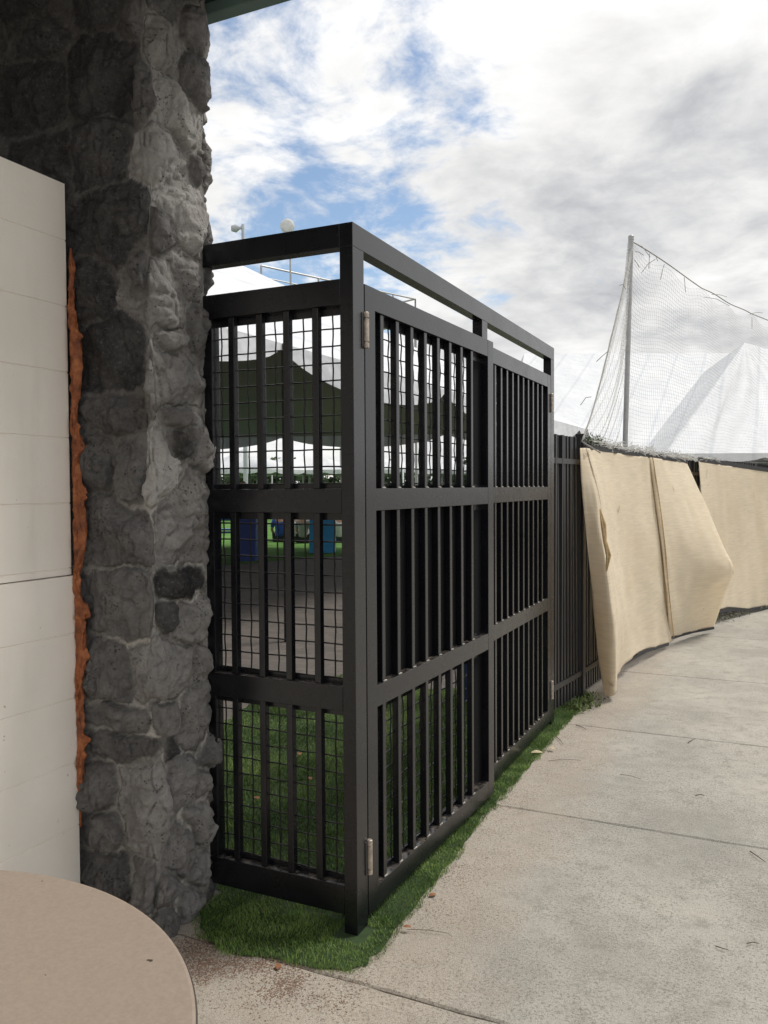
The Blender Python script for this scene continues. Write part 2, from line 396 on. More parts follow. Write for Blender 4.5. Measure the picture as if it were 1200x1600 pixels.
EDGE = plain('dark table edging', (.05, .04, .035), .5)
TWIG = plain('dry twig', (.10, .07, .045), .9, var=.3, scale=60)
LEAF = plain('dry leaf', (.24, .105, .045), .8, var=.35, scale=60)
LEAFP = plain('pale dry leaf', (.45, .38, .24), .8, var=.25, scale=60)
GRIT = plain('grit', (.20, .13, .095), .95, var=.5, scale=90)
GRITL = plain('pale grit', (.55, .50, .44), .9, var=.3, scale=90)

# ------------------------------------------------------------------ ground
def sheet(name, pts, z, m, kind='structure'):
    mb = MB(); mb.add([(x, y, z) for x, y in pts], [tuple(range(len(pts)))])
    o = mb.build(name, m); return tag(o, kind=kind)
sheet('ground', [(-600, -600), (600, -600), (600, 600), (-600, 600)], -.030, SOIL)
# fence path, from the photo's ground line
FPX = [(868, 1140), (905, 1098), (960, 1056), (1014, 1024), (1074, 990), (1116, 971), (1160, 957), (1200, 947)]
FP = [gnd(u, v) for u, v in FPX]
FP[0] = Vector((-.025, 2.86, 0))
for k in range(4):
    d = (FP[-1]-FP[-2]).normalized(); d = Matrix.Rotation(R(-4), 3, 'Z') @ d; FP.append(FP[-1]+d*1.5)
ftop_px = {0: 679, 1: 681, 2: 698, 3: 706, 4: 714, 5: 719, 6: 723, 7: 727}
FT = []
for i, p in enumerate(FP):
    if i in ftop_px:
        u, _, Z = proj(p); q = at(FPX[i][0], ftop_px[i], Z); FT.append(q.z)
    else: FT.append(FT[-1]-.01)
FT[0] = FT[1] = 1.89; FT[2] = 1.87
def fence_at(s):    # distance along the fence -> point, top height, direction
    i = 0
    while i < len(FP)-2 and s > (FP[i+1]-FP[i]).length: s -= (FP[i+1]-FP[i]).length; i += 1
    L = (FP[i+1]-FP[i]).length; k = s/L
    return FP[i].lerp(FP[i+1], k), FT[i]*(1-k)+FT[i+1]*k, (FP[i+1]-FP[i]).normalized()
FLEN = sum((FP[i+1]-FP[i]).length for i in range(len(FP)-1))

# concrete slabs with open joints (joint lines run along X)
joints = []
for (u, v) in ((1100, 1060), (1050, 1150), (1030, 1299), (700, 1575)):
    joints.append(gnd(u, v).y)
joints = sorted(joints)
JY = [-9, -6.8, -4.6, -2.3] + joints
while JY[-1] < 34: JY.append(JY[-1]+2.0)
mbp = MB()
for a, b in zip(JY[:-1], JY[1:]):
    xs = np.concatenate([np.linspace(-6, -.6, 8), np.arange(-.5, 8, .06), np.linspace(8.2, 60, 16)])
    ja = .0045*vnoise(xs*9, a*3.3)+.003*vnoise(xs*40, a); jb = .0045*vnoise(xs*9, b*3.3+50)+.003*vnoise(xs*40, b+9)
    n = len(xs); vs = []; g = .0032
    bend = .015*np.sin(xs*.8)
    for i in range(n):
        vs += [(xs[i], a+g+ja[i], -.03), (xs[i], a+g+ja[i], -.006), (xs[i], a+g+.007+ja[i], 0), (xs[i], b-g-.007+jb[i], 0), (xs[i], b-g+jb[i], -.006), (xs[i], b-g+jb[i], -.03)]
    fs = [(i*6+k, (i+1)*6+k, (i+1)*6+k+1, i*6+k+1) for i in range(n-1) for k in range(5)]
    mbp.add(vs, fs)
tag(mbp.build('pavement', CONC), kind='structure')
# brick paving and lawn inside the enclosure
inner = [(p.x-.06, p.y) for p in FP[:8]]
sheet('path', [(-.06, .02)] + inner + [(-5, 30), (-40, 30), (-40, .02)], .003, PAVER)
L0 = gnd(340, 884, .008); L1 = gnd(560, 866, .008); L2 = gnd(760, 858, .008)
sheet('lawn', [(L0.x, L0.y), (L1.x, L1.y), (L2.x, L2.y), (L2.x+6, L2.y+30), (-60, 90), (-60, 20)], .008, LAWN)

# turf: base sheet + real blades
outer_px = [(300, 1425), (309, 1462), (345, 1490), (400, 1498), (470, 1512), (545, 1524), (580, 1511), (600, 1486), (643, 1433), (680, 1385), (715, 1340), (750, 1290), (785, 1250), (820, 1212), (869, 1152), (900, 1118), (917, 1100)]
outer = [gnd(u, v, .004) for u, v in outer_px]
outer_xy = [(p.x, p.y) for p in outer]
inner_xy = [(-.09, 3.5), (-.3, 3.6)]+[(gnd(u, v, .012).x, gnd(u, v, .012).y) for u, v in ((655, 1075), (600, 1048), (560, 1048), (500, 1062), (440, 1083), (368, 1108), (330, 1150))]+[(-2.3, .06), (-.62, .06)]
print('INNER', inner_xy)
turf_poly = outer_xy + inner_xy
def dense_edge(poly, step=.02, amp=.012, inset=.018):
    out = []; cx_ = .0; 
    for i in range(len(poly)):
        a = Vector(poly[i]); b = Vector(poly[(i+1) % len(poly)]); L = (b-a).length; m = max(1, int(L/step)); d = (b-a)/max(L, 1e-6); n_ = Vector((-d.y, d.x))
        for k in range(m):
            p = a.lerp(b, k/m); p = p+n_*(inset+amp*float(vnoise(p.x*22, p.y*22, 3))); out.append((p.x, p.y))
    return out
tb = sheet('turf_base', dense_edge(turf_poly), .006, TURFB)
def inside(px, py, poly):
    c = np.zeros(px.shape, bool); n = len(poly)
    for i in range(n):
        x0, y0 = poly[i]; x1, y1 = poly[(i+1) % n]
        m = ((y0 > py) != (y1 > py)) & (px < (x1-x0)*(py-y0)/((y1-y0) if y1 != y0 else 1e-9)+x0)
        c ^= m
    return c
def blades(n, poly, bb, hmin, hmax, wd, wig=.02):
    x = rng.uniform(bb[0], bb[1], n); y = rng.uniform(bb[2], bb[3], n)
    jx = wig*vnoise(x*14, y*14, 3)+.5*wig*vnoise(x*50, y*50, 6); jy = wig*vnoise(x*14, y*14, 9)+.5*wig*vnoise(x*50, y*50, 1)
    k = inside(x+jx, y+jy, poly) & ~((x > -.075) & (x < .045) & (y > -.05) & (y < .07)); x, y = x[k], y[k]; n = len(x)
    h = rng.uniform(hmin, hmax, n)*(1+.35*vnoise(x*9, y*9, 1)); a = rng.uniform(0, 2*np.pi, n)
    flow = 2.5*vnoise(x*3, y*3, 5)*np.pi; a2 = flow + rng.normal(0, .9, n); ln = rng.uniform(.2, .9, n)*h
    dx, dy = np.cos(a)*wd, np.sin(a)*wd; lx, ly = np.cos(a2)*ln, np.sin(a2)*ln
    z0 = .0055
    V = np.empty((n, 5, 3))
    V[:, 0] = np.stack([x-dx, y-dy, np.full(n, z0)], 1); V[:, 1] = np.stack([x+dx, y+dy, np.full(n, z0)], 1)
    V[:, 2] = np.stack([x+dx*.8+lx*.35, y+dy*.8+ly*.35, z0+h*.6], 1); V[:, 3] = np.stack([x-dx*.8+lx*.35, y-dy*.8+ly*.35, z0+h*.6], 1)
    V[:, 4] = np.stack([x+lx, y+ly, z0+h], 1)
    b = np.arange(n)[:, None]*5
    T = np.concatenate([b+np.array([[0, 1, 2]]), b+np.array([[0, 2, 3]]), b+np.array([[3, 2, 4]])])
    tone = np.clip(.42+.28*vnoise(x*5, y*5, 2)+rng.normal(0, .2, n), 0, .9); tone[rng.random(n) < .03] = 1
    return V.reshape(-1, 3), T, np.repeat(tone, 5)
near_poly = outer_xy + [(-.06, 3.45), (-.06, .06), (-.62, .06)]
b1 = blades(330000, near_poly, (-.85, .75, -.75, 3.6), .006, .0145, .0009, .014)
b2 = blades(170000, [(-.06, .06), (-.06, 3.45)] + inner_xy, (-2.6, -.05, .05, 4.2), .010, .020, .0015, .04)
V = np.concatenate([b1[0], b2[0]]); T = np.concatenate([b1[1], b2[1]+len(b1[0])]); tn = np.concatenate([b1[2], b2[2]])
tag(np_mesh('turf', V, T, BLADE, smooth=False, attrs={'tone': tn}), kind='stuff')

# ------------------------------------------------------------------ gate enclosure (frame, side screen, two leaves)
HF = 2.441; LL = 2.842; TP = .05; RW = .083
frame = thing('gate_enclosure', 'black steel enclosure with barred side screen between stone pillar and picket fence', 'enclosure')
def bx(name, m, parent, *bs, bevel=.0014):
    mb = MB()
    for b in bs: mb.box(*b)
    return mb.build(name, m, parent, bevel=bevel)
HR = .080
bx('post', GATE, frame, (-TP, 0, 0, RW, .0, HF-HR-.0005))
bx('post', GATE, frame, (-TP, 0, LL-RW, LL, .0, HF-HR-.0005))
bx('top_rail', GATE, frame, (-TP, 0, 0, LL, HF-HR, HF))
bx('top_stub', GATE, frame, (-TP, 0, 1.372, 1.455, 2.262, HF-HR-.0005))
# side screen along -X
XB = -.74
def woven(a0, a1, z0, z1, fn, sp=.0545, r=.0029, ph=.02, spz=.0595):
    mb = MB(); k = 0; a = a0+ph
    while a < a1:
        zs = np.arange(z0, z1+.001, sp/2)
        mb.tube([fn(a+.0010*math.sin(j*.5+k)+.0006*random.uniform(-1, 1), .0022*(1 if (j//2+k) % 2 else -1)*(1 if j % 2 == 0 else .2), z) for j, z in enumerate(zs)], r, 5, False)
        a += sp; k += 1
    z = z0+.014; k = 0
    while z < z1:
        as_ = np.arange(a0, a1+.001, sp/2)
        mb.tube([fn(a, -.0022*(1 if (j//2+k) % 2 else -1)*(1 if j % 2 == 0 else .2), z+.0007*math.sin(j+k)) for j, a in enumerate(as_)], r, 5, False)
        z += spz; k += 1
    return mb
bx('top_rail', GATE, frame, (XB, -TP-.0005, 0, TP, HF-HR, HF))
rails_b = [(2.170, 2.256), (1.462, 1.545), (.780, .866), (.070, .172)]
for z0, z1 in rails_b: bx('rail', GATE, frame, (XB, -TP-.0005, 0.0, TP, z0, z1))
xs_bar = [on_y(u, 900, .0125).x for u in (355+13.5, 398+14, 441+13.5, 486+13)]
xs_bar = [on_y(u, 900, .034).x-.0127 for u in (376, 419, 461, 506)]
bx('stile', GATE, frame, (XB+.02, on_y(347, 900, .048).x, .002, .048, rails_b[3][1], rails_b[0][0]))
for (zt, zb) in ((rails_b[0][0], rails_b[1][1]), (rails_b[1][0], rails_b[2][1]), (rails_b[2][0], rails_b[3][1])):
    for x in xs_bar:
        bx('bar', GATE, frame, (x-.0127, x+.0127, .008, .034, zb, zt), bevel=.002)
    bx('mesh_edge', GATE, frame, (XB+.03, -TP-.001, .036, .046, zt-.026, zt-.0004), bevel=0)
    bx('mesh_edge', GATE, frame, (XB+.03, -TP-.001, .036, .046, zb+.0004, zb+.016), bevel=0)
    woven(XB+.03, -TP-.001, zb+.004, zt-.004, lambda a, o, z: (a, .041+o, z), sp=(xs_bar[3]-xs_bar[0])/6, ph=(xs_bar[0]-.006-(XB+.03)) % ((xs_bar[3]-xs_bar[0])/6)).build('wire_mesh', GATE, frame, smooth=True)

def hinge(parent, x, y, z0, z1):
    mb = MB(); h = z1-z0; r = .0105
    mb.lathe((x, y, z0), [(r*.6, 0), (r, .002), (r, h*.15), (r*.62, h*.155), (r*.62, h*.185), (r, h*.19), (r, h*.81), (r*.62, h*.815), (r*.62, h*.845), (r, h*.85), (r, h-.003), (r*.7, h)], 20)
    o = mb.build('hinge', HINGE, parent, smooth=False)
    bx('hinge_leaf', DARKSTEEL, o, (x-.0105, x-.003, y-.024, y-.008, z0+.004, z1-.004))
    return o
ZR = [(2.173, 2.253), (1.466, 1.545), (.760, .838), (.034, .114)]
def leaf(label, W, nb, bars=None, flip=1):
    """gate leaf, hinge side at local y=0 running to y=W*flip, outer face at x=0"""
    t = thing('gate_leaf', label, 'gate', group='the two gate leaves')
    def Y(a, b): return (min(a*flip, b*flip), max(a*flip, b*flip))
    sw = .076
    bx('stile', GATE, t, (-TP, 0, *Y(0, sw), ZR[3][0], ZR[0][1]))
    bx('stile', GATE, t, (-TP, 0, *Y(W-sw, W), ZR[3][0], ZR[0][1]))
    for z0, z1 in ZR: bx('rail', GATE, t, (-TP+.0008, -.0008, *Y(sw-.001, W-sw+.001), z0, z1))
    for j, (zt, zb) in enumerate(((ZR[0][0], ZR[1][1]), (ZR[1][0], ZR[2][1]), (ZR[2][0], ZR[3][1]))):
        for y in (bars or [sw+(W-2*sw)*(k+1)/(nb+1) for k in range(nb)]):
            br_ = bx('bar', GATE, t, (-.034, -.008, *Y(y-.0127, y+.0127), zb, zt), bevel=.002)
            mb = MB(); mb.tube([(-.0055, (y-.013)*flip, zb+.002), (-.0045, y*flip, zb+.0035), (-.0055, (y+.0135)*flip, zb+.002)], .0032, 6); mb.build('pale_bead', BEAD, br_, smooth=True)
        mb = woven(sw, W-sw, zb+.004, zt-.004, lambda a, o, z: (-.041+o, a*flip, z))
        mb.build('wire_mesh', GATE, t, smooth=True)
        bx('mesh_edge', GATE, t, (-.047, -.036, *Y(sw, W-sw), zt-.028, zt-.0004), bevel=0)
        bx('mesh_edge', GATE, t, (-.047, -.036, *Y(sw, W-sw), zb+.0004, zb+.012), bevel=0)
        if j == 1: bx('guard_panel', BLACK, t, (-.0362, -.0350, *Y(sw, W-sw-.101), zb+.0004, zt-.0004), bevel=0)
    bx('lock_strip', BLACK, t, (-.0475, -.0365, *Y(W-sw-.10, W-sw+.002), ZR[3][1]-.0, ZR[0][0]), bevel=0)
    return t
TH = R(2.0)
def leafbars(us):
    out = []
    for u in us:      # intersect the sight line with the leaf's plane
        d = ray(u, 760); e = Vector((math.sin(TH), math.cos(TH), 0)); nrm = Vector((math.cos(TH), -math.sin(TH), 0))
        h0 = Vector((0, .090, 0)); t_ = nrm.dot(h0-EYE)/nrm.dot(d); out.append((EYE+d*t_-h0).dot(e))
    return out
b1_ = leafbars([600.5, 624.5, 647, 668, 688, 706.5, 724, 740])
g1 = leaf('gate leaf nearest the stone pillar, swung slightly outward, its hinges on the corner post', 1.315, 8, [b+.006 for b in b1_])
g1.location = (0, .090, 0); g1.rotation_euler = (0, 0, -TH)
g2 = leaf('closed far gate leaf hinged on the end post beside the picket fence', 1.325, 10, None, -1)
g2.location = (0, LL-RW-.006, 0)
hinge(frame, .006, .0865, 2.030, 2.155); hinge(frame, .006, .0865, .185, .310)
hinge(frame, .006, LL-RW-.001, 2.020, 2.14); hinge(frame, .006, LL-RW-.001, .175, .295)

# ------------------------------------------------------------------ stone building
bld = thing('stone_building', 'building with rough grey lava stone pillar and green roof edge at the left', 'building')
seeds = [  # u, v, halfwidth px, halfheight px, tone: shaded left face painted darker
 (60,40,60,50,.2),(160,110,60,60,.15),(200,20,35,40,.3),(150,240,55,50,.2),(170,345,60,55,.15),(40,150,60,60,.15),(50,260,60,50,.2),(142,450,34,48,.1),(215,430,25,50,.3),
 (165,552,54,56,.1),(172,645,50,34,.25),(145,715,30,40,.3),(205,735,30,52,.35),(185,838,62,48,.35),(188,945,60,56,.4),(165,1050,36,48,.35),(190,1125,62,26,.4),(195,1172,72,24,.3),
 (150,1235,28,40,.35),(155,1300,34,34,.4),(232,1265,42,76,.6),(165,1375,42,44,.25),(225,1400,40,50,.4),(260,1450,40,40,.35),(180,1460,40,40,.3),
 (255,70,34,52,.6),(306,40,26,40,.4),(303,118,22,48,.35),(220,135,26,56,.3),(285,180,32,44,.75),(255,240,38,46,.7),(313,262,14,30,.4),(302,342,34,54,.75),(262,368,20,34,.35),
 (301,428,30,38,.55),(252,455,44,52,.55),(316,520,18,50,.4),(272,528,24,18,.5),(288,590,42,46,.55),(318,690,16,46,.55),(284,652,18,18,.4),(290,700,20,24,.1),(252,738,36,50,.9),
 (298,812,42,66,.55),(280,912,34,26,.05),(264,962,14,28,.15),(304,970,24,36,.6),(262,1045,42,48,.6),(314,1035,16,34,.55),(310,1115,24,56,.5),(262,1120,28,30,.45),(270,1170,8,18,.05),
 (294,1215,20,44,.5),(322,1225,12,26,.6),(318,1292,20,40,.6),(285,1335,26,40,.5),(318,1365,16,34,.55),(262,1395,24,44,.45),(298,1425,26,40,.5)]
PX, PY = -.60, -.31       # near corner of the pillar
SD = []
for (u, v, hw, hh, tn_) in seeds:
    if u < 243:
        p = on_y(u, v, PY); s = p.x-PX; Z = proj(p)[2]; SD.append((s, p.z, hw*Z/F*1.05, hh*Z/F, tn_))
    else:
        p = on_x(u, v, PX); s = p.y-PY; Z = proj(p)[2]; SD.append((s, p.z, hw*Z/F*1.75, hh*Z/F, tn_))
yy = 3.75
for zc in np.arange(-.1, 4.2, .24):              # stones out of the photo's view
    for sc in np.arange(-3.4, -.62, .34):
        if sc > -.95 and zc < 3.2 : continue
        SD.append((sc+random.uniform(-.06, .06)+(.15 if int(zc/.24) % 2 else 0), zc+random.uniform(-.05, .05), .19, .13, random.uniform(.1, .45)))
    for sc in (.48, .8, 1.1):
        SD.append((sc+random.uniform(-.05, .05), zc+random.uniform(-.05, .05), .17, .13, random.uniform(.2, .6)))
    if zc > 3.1:
        for sc in (-.5, -.2, .1): SD.append((sc, zc, .17, .12, random.uniform(.1, .4)))
SD = np.array(SD)
SX = .36                                            # pillar side depth along +Y
ss = np.concatenate([np.arange(-2.6, -.62, .016), np.arange(-.62, -.03, .0055), np.arange(-.03, .04, .004), np.arange(.04, SX+.10, .0045), np.arange(SX+.10, SX+.7, .02)])
zs = np.concatenate([np.arange(-.05, 3.56, .0065)])
rc = .045
def outline(s):    # rounded outline of the pillar: position and outward normal
    if s < -rc: return (PX+s, PY, 0, -1)
    if s < rc:
        k = (s+rc)/(2*rc); a = -math.pi/2+k*math.pi/2
        return (PX-rc+rc*math.cos(a), PY+rc+rc*math.sin(a), math.cos(a), math.sin(a))
    if s < SX-rc: return (PX, PY+s, 1, 0)
    if s < SX+rc:
        k = (s-SX+rc)/(2*rc); a = k*math.pi/2
        return (PX-rc+rc*math.cos(a), PY+SX-rc+rc*math.sin(a), math.cos(a), math.sin(a))
    return (PX-(s-SX), PY+SX, 0, 1)
OL = np.array([outline(s) for s in ss])
G1, G2 = np.meshgrid(ss, zs, indexing='ij')
ws = G1+.016*vnoise(G1*9, G2*9, 1)+.010*vnoise(G1*28, G2*28, 2)+.004*vnoise(G1*80, G2*80, 2)
wz = G2+.016*vnoise(G1*9, G2*9, 7)+.010*vnoise(G1*28, G2*28, 8)+.004*vnoise(G1*80, G2*80, 8)
b1d = np.full(G1.shape, 9.0); b2d = b1d.copy(); idx = np.zeros(G1.shape, int)
for i, (s, z, a, b, tn_) in enumerate(SD):
    d = ((np.abs(ws-s)/a)**3+(np.abs(wz-z)/b)**3)**(1/3)
    m = d < b1d
    b2d = np.where(m, b1d, np.minimum(b2d, d)); idx = np.where(m, i, idx); b1d = np.where(m, d, b1d)
sz = np.minimum(SD[idx, 2], SD[idx, 3])
edge = (b2d-b1d)*sz*.5                       # ~ metres from the joint
rr = np.random.default_rng(5); NS = len(SD)
hs = rr.uniform(.022, .046, NS); tx = rr.uniform(-.16, .16, NS); tz = rr.uniform(-.16, .16, NS)
def sst(x, a, b): t = np.clip((x-a)/(b-a), 0, 1); return t*t*(3-2*t)
ed = edge+.004*vnoise(G1*60, G2*60, 4)
rise = sst(ed, .0055, .0145)*.80+.20*sst(ed, .0055, .05)
ds = ws-SD[idx, 0]; dz = wz-SD[idx, 1]
facet = np.abs(fbm(G1*8+idx*3.7, G2*8, idx*1.3, 3))
pl_ = np.full(G1.shape, 9.0)                   # hewn faces: the lowest of several tilted planes per stone
for q_ in range(7):
    an = rr.uniform(0, 6.28, NS)+q_*1.257; sl_ = rr.uniform(.2, .75, NS); of = rr.uniform(.042, .085, NS)
    pl_ = np.minimum(pl_, of[idx]-sl_[idx]*np.maximum(0, np.cos(an[idx])*ds+np.sin(an[idx])*dz-.020))
hgt = rise*(np.maximum(pl_, .012)+tx[idx]*ds*.5+tz[idx]*dz*.5 - .014*facet + .011*fbm(G1*15, G2*15, idx*2.1, 6)) + .006*fbm(G1*60, G2*60, 3, 4)*np.clip(rise+.05, 0, 1) - rise*.012*(1-np.abs(vnoise(G1*18+idx*5, G2*26, idx*.7)))**3
ridg = 1-np.abs(vnoise(G1*30+idx, G2*14, idx*.9)); hgt -= rise*.010*sst(ridg, .86, 1.0)
hgt = hgt-.020
hgt = np.where(G1 > .12, np.minimum(hgt, .046+.004*vnoise(G1*30, G2*30, 2)), hgt)
hgt = np.where(G1 > .285, np.minimum(hgt, .024), hgt)
hgt = np.where((G1 < -.34) & (G2 < 2.66), np.minimum(hgt, .012), hgt)
V = np.stack([OL[:, 0][:, None]+OL[:, 2][:, None]*hgt, OL[:, 1][:, None]+OL[:, 3][:, None]*hgt, G2], -1).reshape(-1, 3)
tone = SD[idx, 4]; mort = (1-sst(ed, .006, .0115))*(.55+.45*np.maximum(sst(G1, -.06, .03), sst(-G2, -1.7, -1.2)))  # mortar dimmed on the upper left face to paint in its shade
np_mesh('stone_wall', V, grid_faces(len(ss), len(zs)), STONE, bld, attrs={'tone': tone.ravel(), 'mortar': mort.ravel(), 'line': (np.exp(-(edge/.0045)**2)*sst(-G2, -1.75, -1.35)*(.35+.65*sst(G1, -.30, -.02))).ravel()})
# roof and fascia (edge runs along X just past the screen)
RX = .55
q = EYE + ray(385, 22)*((3.30-EYE.z)/ray(385, 22).z)
YE = q.y
mb = MB(); mb.box(-9, RX, -7, YE-.012, 3.50, 3.62); mb.build('roof', SOFFIT, bld)
mb = MB()
for i in range(44): mb.box(-9, RX-.02, -7+i*.16, -7+i*.16+.154, 3.482, 3.498)
mb.build('soffit', SOFFIT, bld)
mb = MB(); mb.box(-9, RX+.05, YE-.10, YE-.004, 3.345, 3.48); mb.box(-9, RX+.05, YE-.17, YE-.102, 3.41, 3.47); mb.box(-9, RX+.06, YE-.01, YE+.10, 3.50, 3.66); mb.build('fascia', FASCIA, bld, bevel=.004)
mb = MB(); mb.box(-9, RX+.052, YE-.06, YE, 3.30, 3.3445); mb.build('fascia_trim', FASCIA2, bld, bevel=.004)

# white partition wall with orange foam
XW = -.953; YW = PY-.02; ZW = 2.61
pw_ = thing('partition_wall', 'off white horizontally grooved partition wall butting against the stone pillar', 'wall', (0, 0, 0))
zsplit = on_x(60, 905, XW).z
def grooved(z0, z1, x, yend):
    mb = MB(); prof = []
    z = z0; k = 0
    prof.append((x, z0))
    zg = 1.55+.2285*round((z0-1.55)/.2285)-.05
    while zg < z1:
        if zg > z0+.02 and zg < z1-.02: prof += [(x, zg-.003), (x-.0035, zg-.001), (x-.0035, zg+.001), (x, zg+.003)]
        zg += .2285
    prof.append((x, z1)); prof += [(x-.02, z1), (x-.02, z0)]
    n = len(prof); vs = [(a, yend, b) for a, b in prof]+[(a, -7.0, b) for a, b in prof]
    mb.add(vs, [(i, (i+1) % n, n+(i+1) % n, n+i) for i in range(n)]+[tuple(range(n-1, -1, -1)), tuple(range(n, 2*n))])
    return mb
grooved(zsplit+.002, ZW, XW, YW).build('upper_panel', WALL, pw_)
grooved(0.01, zsplit-.002, XW+.012, YW+.004).build('lower_panel', WALL, pw_)
mb = MB(); mb.box(XW-.10, XW-.021, -7, YW-.002, .0, ZW-.004); mb.build('core', WALL, pw_)
# foam bead: lumpy strip in the gap
zf0, zf1 = on_y(125, 1290, PY).z, on_y(110, 388, PY).z
zz_ = np.arange(zf0, zf1, .004); th = np.linspace(0, math.pi, 22)
Zg, Tg = np.meshgrid(zz_, th, indexing='ij')
lump = .45+1.1*fbm(Zg*17, Tg*.8, 2, 2)+.5*fbm(Zg*48, Tg*2.2, 6, 4)
wdt = .024+.020*vnoise(Zg*5, 0, 3)+.026*np.clip(lump, 0, 1)**2*(.5+.5*vnoise(Zg*9, 0, 9))
wdt = np.clip(.8*wdt*(.75+.5*sst(2.0-Zg, -.2, .9)), .008, .062)
dep = .012+.014*np.clip(lump, 0, 1.2)+.010*fbm(Zg*40, Tg*2.5, 4, 5)
tap = sst(Zg, zf0, zf0+.15)*sst(-Zg, -zf1, -zf1+.1); wdt = wdt*(.25+.75*tap); dep = dep*(.3+.7*tap)
X_ = XW+.006+wdt*(1-np.cos(Tg))*.95+.004*fbm(Zg*40, Tg*3, 2, 3); Y_ = PY-.006-dep*np.sin(Tg)**.8-.004*fbm(Zg*40, Tg*3, 8, 3)
np_mesh('foam_bead', np.stack([X_, Y_, Zg], -1).reshape(-1, 3), grid_faces(len(zz_), len(th)), FOAM, pw_)

# ------------------------------------------------------------------ round table in the corner
tp = [gnd(0, 1357, .75), gnd(200, 1408, .75), gnd(309, 1598, .75)]
(ax, ay), (bx_, by_), (cx_, cy_) = [(p.x, p.y) for p in tp]
dd = 2*(ax*(by_-cy_)+bx_*(cy_-ay)+cx_*(ay-by_))
ux = ((ax*ax+ay*ay)*(by_-cy_)+(bx_**2+by_**2)*(cy_-ay)+(cx_**2+cy_**2)*(ay-by_))/dd
uy = ((ax*ax+ay*ay)*(cx_-bx_)+(bx_**2+by_**2)*(ax-cx_)+(cx_**2+cy_**2)*(bx_-ax))/dd
rad = math.hypot(ax-ux, ay-uy); print('TABLE', ux, uy, rad)
tb_ = thing('round_table', 'round beige table with dark edging in front of the white wall', 'table', (ux, uy, 0))
mb = MB(); mb.lathe((0, 0, .722), [(.02, 0), (rad-.012, 0), (rad-.006, .004), (rad-.003, .0265), (rad-.008, .028)], 128); mb.build('table_top', TABLE, tb_)
mb = MB(); mb.lathe((0, 0, .724), [(rad-.0035, 0), (rad, .002), (rad, .021), (rad-.0028, .0235)], 128); mb.build('edging', EDGE, tb_)
mb = MB(); mb.lathe((0, 0, 0), [(.30, 0), (.30, .015), (.06, .05), (.04, .08), (.04, .66), (.10, .70), (.18, .7215)], 40); mb.build('pedestal', DARKSTEEL, tb_, smooth=False)

# ------------------------------------------------------------------ picket fence along the path
fn_ = thing('picket_fence', 'black steel picket fence curving away from the gate behind the beige cloth', 'fence', (0, 0, 0))
pk = None; s = .05; n = 0
while s < FLEN and n < 100:   # the 100 nearest pickets
    p, zt, d = fence_at(s)
    if pk is None:
        mb = MB(); mb.box(-.0127, .0127, -.0127, .0127, 0, 1.0); pk = mb.build('picket', FENCE, fn_, bevel=0); o = pk
    else:
        o = pk.copy(); COL.objects.link(o); o.parent = fn_
    o.location = (p.x, p.y, .07); o.rotation_euler = (random.uniform(-.006, .006), random.uniform(-.006, .006), math.atan2(d.y, d.x)); o.scale = (1, 1, zt-.07)
    s += .060; n += 1
mb = MB()
while s < FLEN:
    p, zt, d = fence_at(s); mb.box(p.x-.0127, p.x+.0127, p.y-.0127, p.y+.0127, .07, zt); s += .060
tag(mb.build('far_pickets', FENCE, fn_), kind='stuff')
def ribbon(zoff_top, h, off, name, m, s0=0.0, s1=None, th=.02, parent=fn_, wob=0.0, frac=None):
    mb = MB(); s1 = s1 or FLEN; N = int((s1-s0)/.12)+2; vs = []
    for i in range(N):
        p, zt, d = fence_at(s0+(s1-s0)*i/(N-1)); nr = Vector((d.y, -d.x, 0))
        z = (zt-zoff_top) if frac is None else frac
        z += wob*math.sin(i*1.7)+wob*random.uniform(-1, 1)
        a = p+nr*off; b = p+nr*(off+th)
        vs += [(a.x, a.y, z-h), (b.x, b.y, z-h), (b.x, b.y, z), (a.x, a.y, z)]
    fs = [(i*4+k, i*4+(k+1) % 4, (i+1)*4+(k+1) % 4, (i+1)*4+k) for i in range(N-1) for k in range(4)]+[(3, 2, 1, 0), tuple((N-1)*4+k for k in range(4))]
    mb.add(vs, fs); return mb.build(name, m, parent)
ribbon(.155, .036, -.019, 'rail', FENCE, th=.040); ribbon(0, .036, -.019, 'rail', FENCE, frac=.235, th=.040)
for sp_ in (.58, 12.0):
    if sp_ > FLEN: continue
    p, zt, d = fence_at(sp_); mb = MB(); mb.box(-.03, .03, -.03, .03, 0, zt+.03)
    o = mb.build('post', FENCE, fn_, bevel=.003); o.location = (p.x, p.y, 0); o.rotation_euler[2] = math.atan2(d.y, d.x)

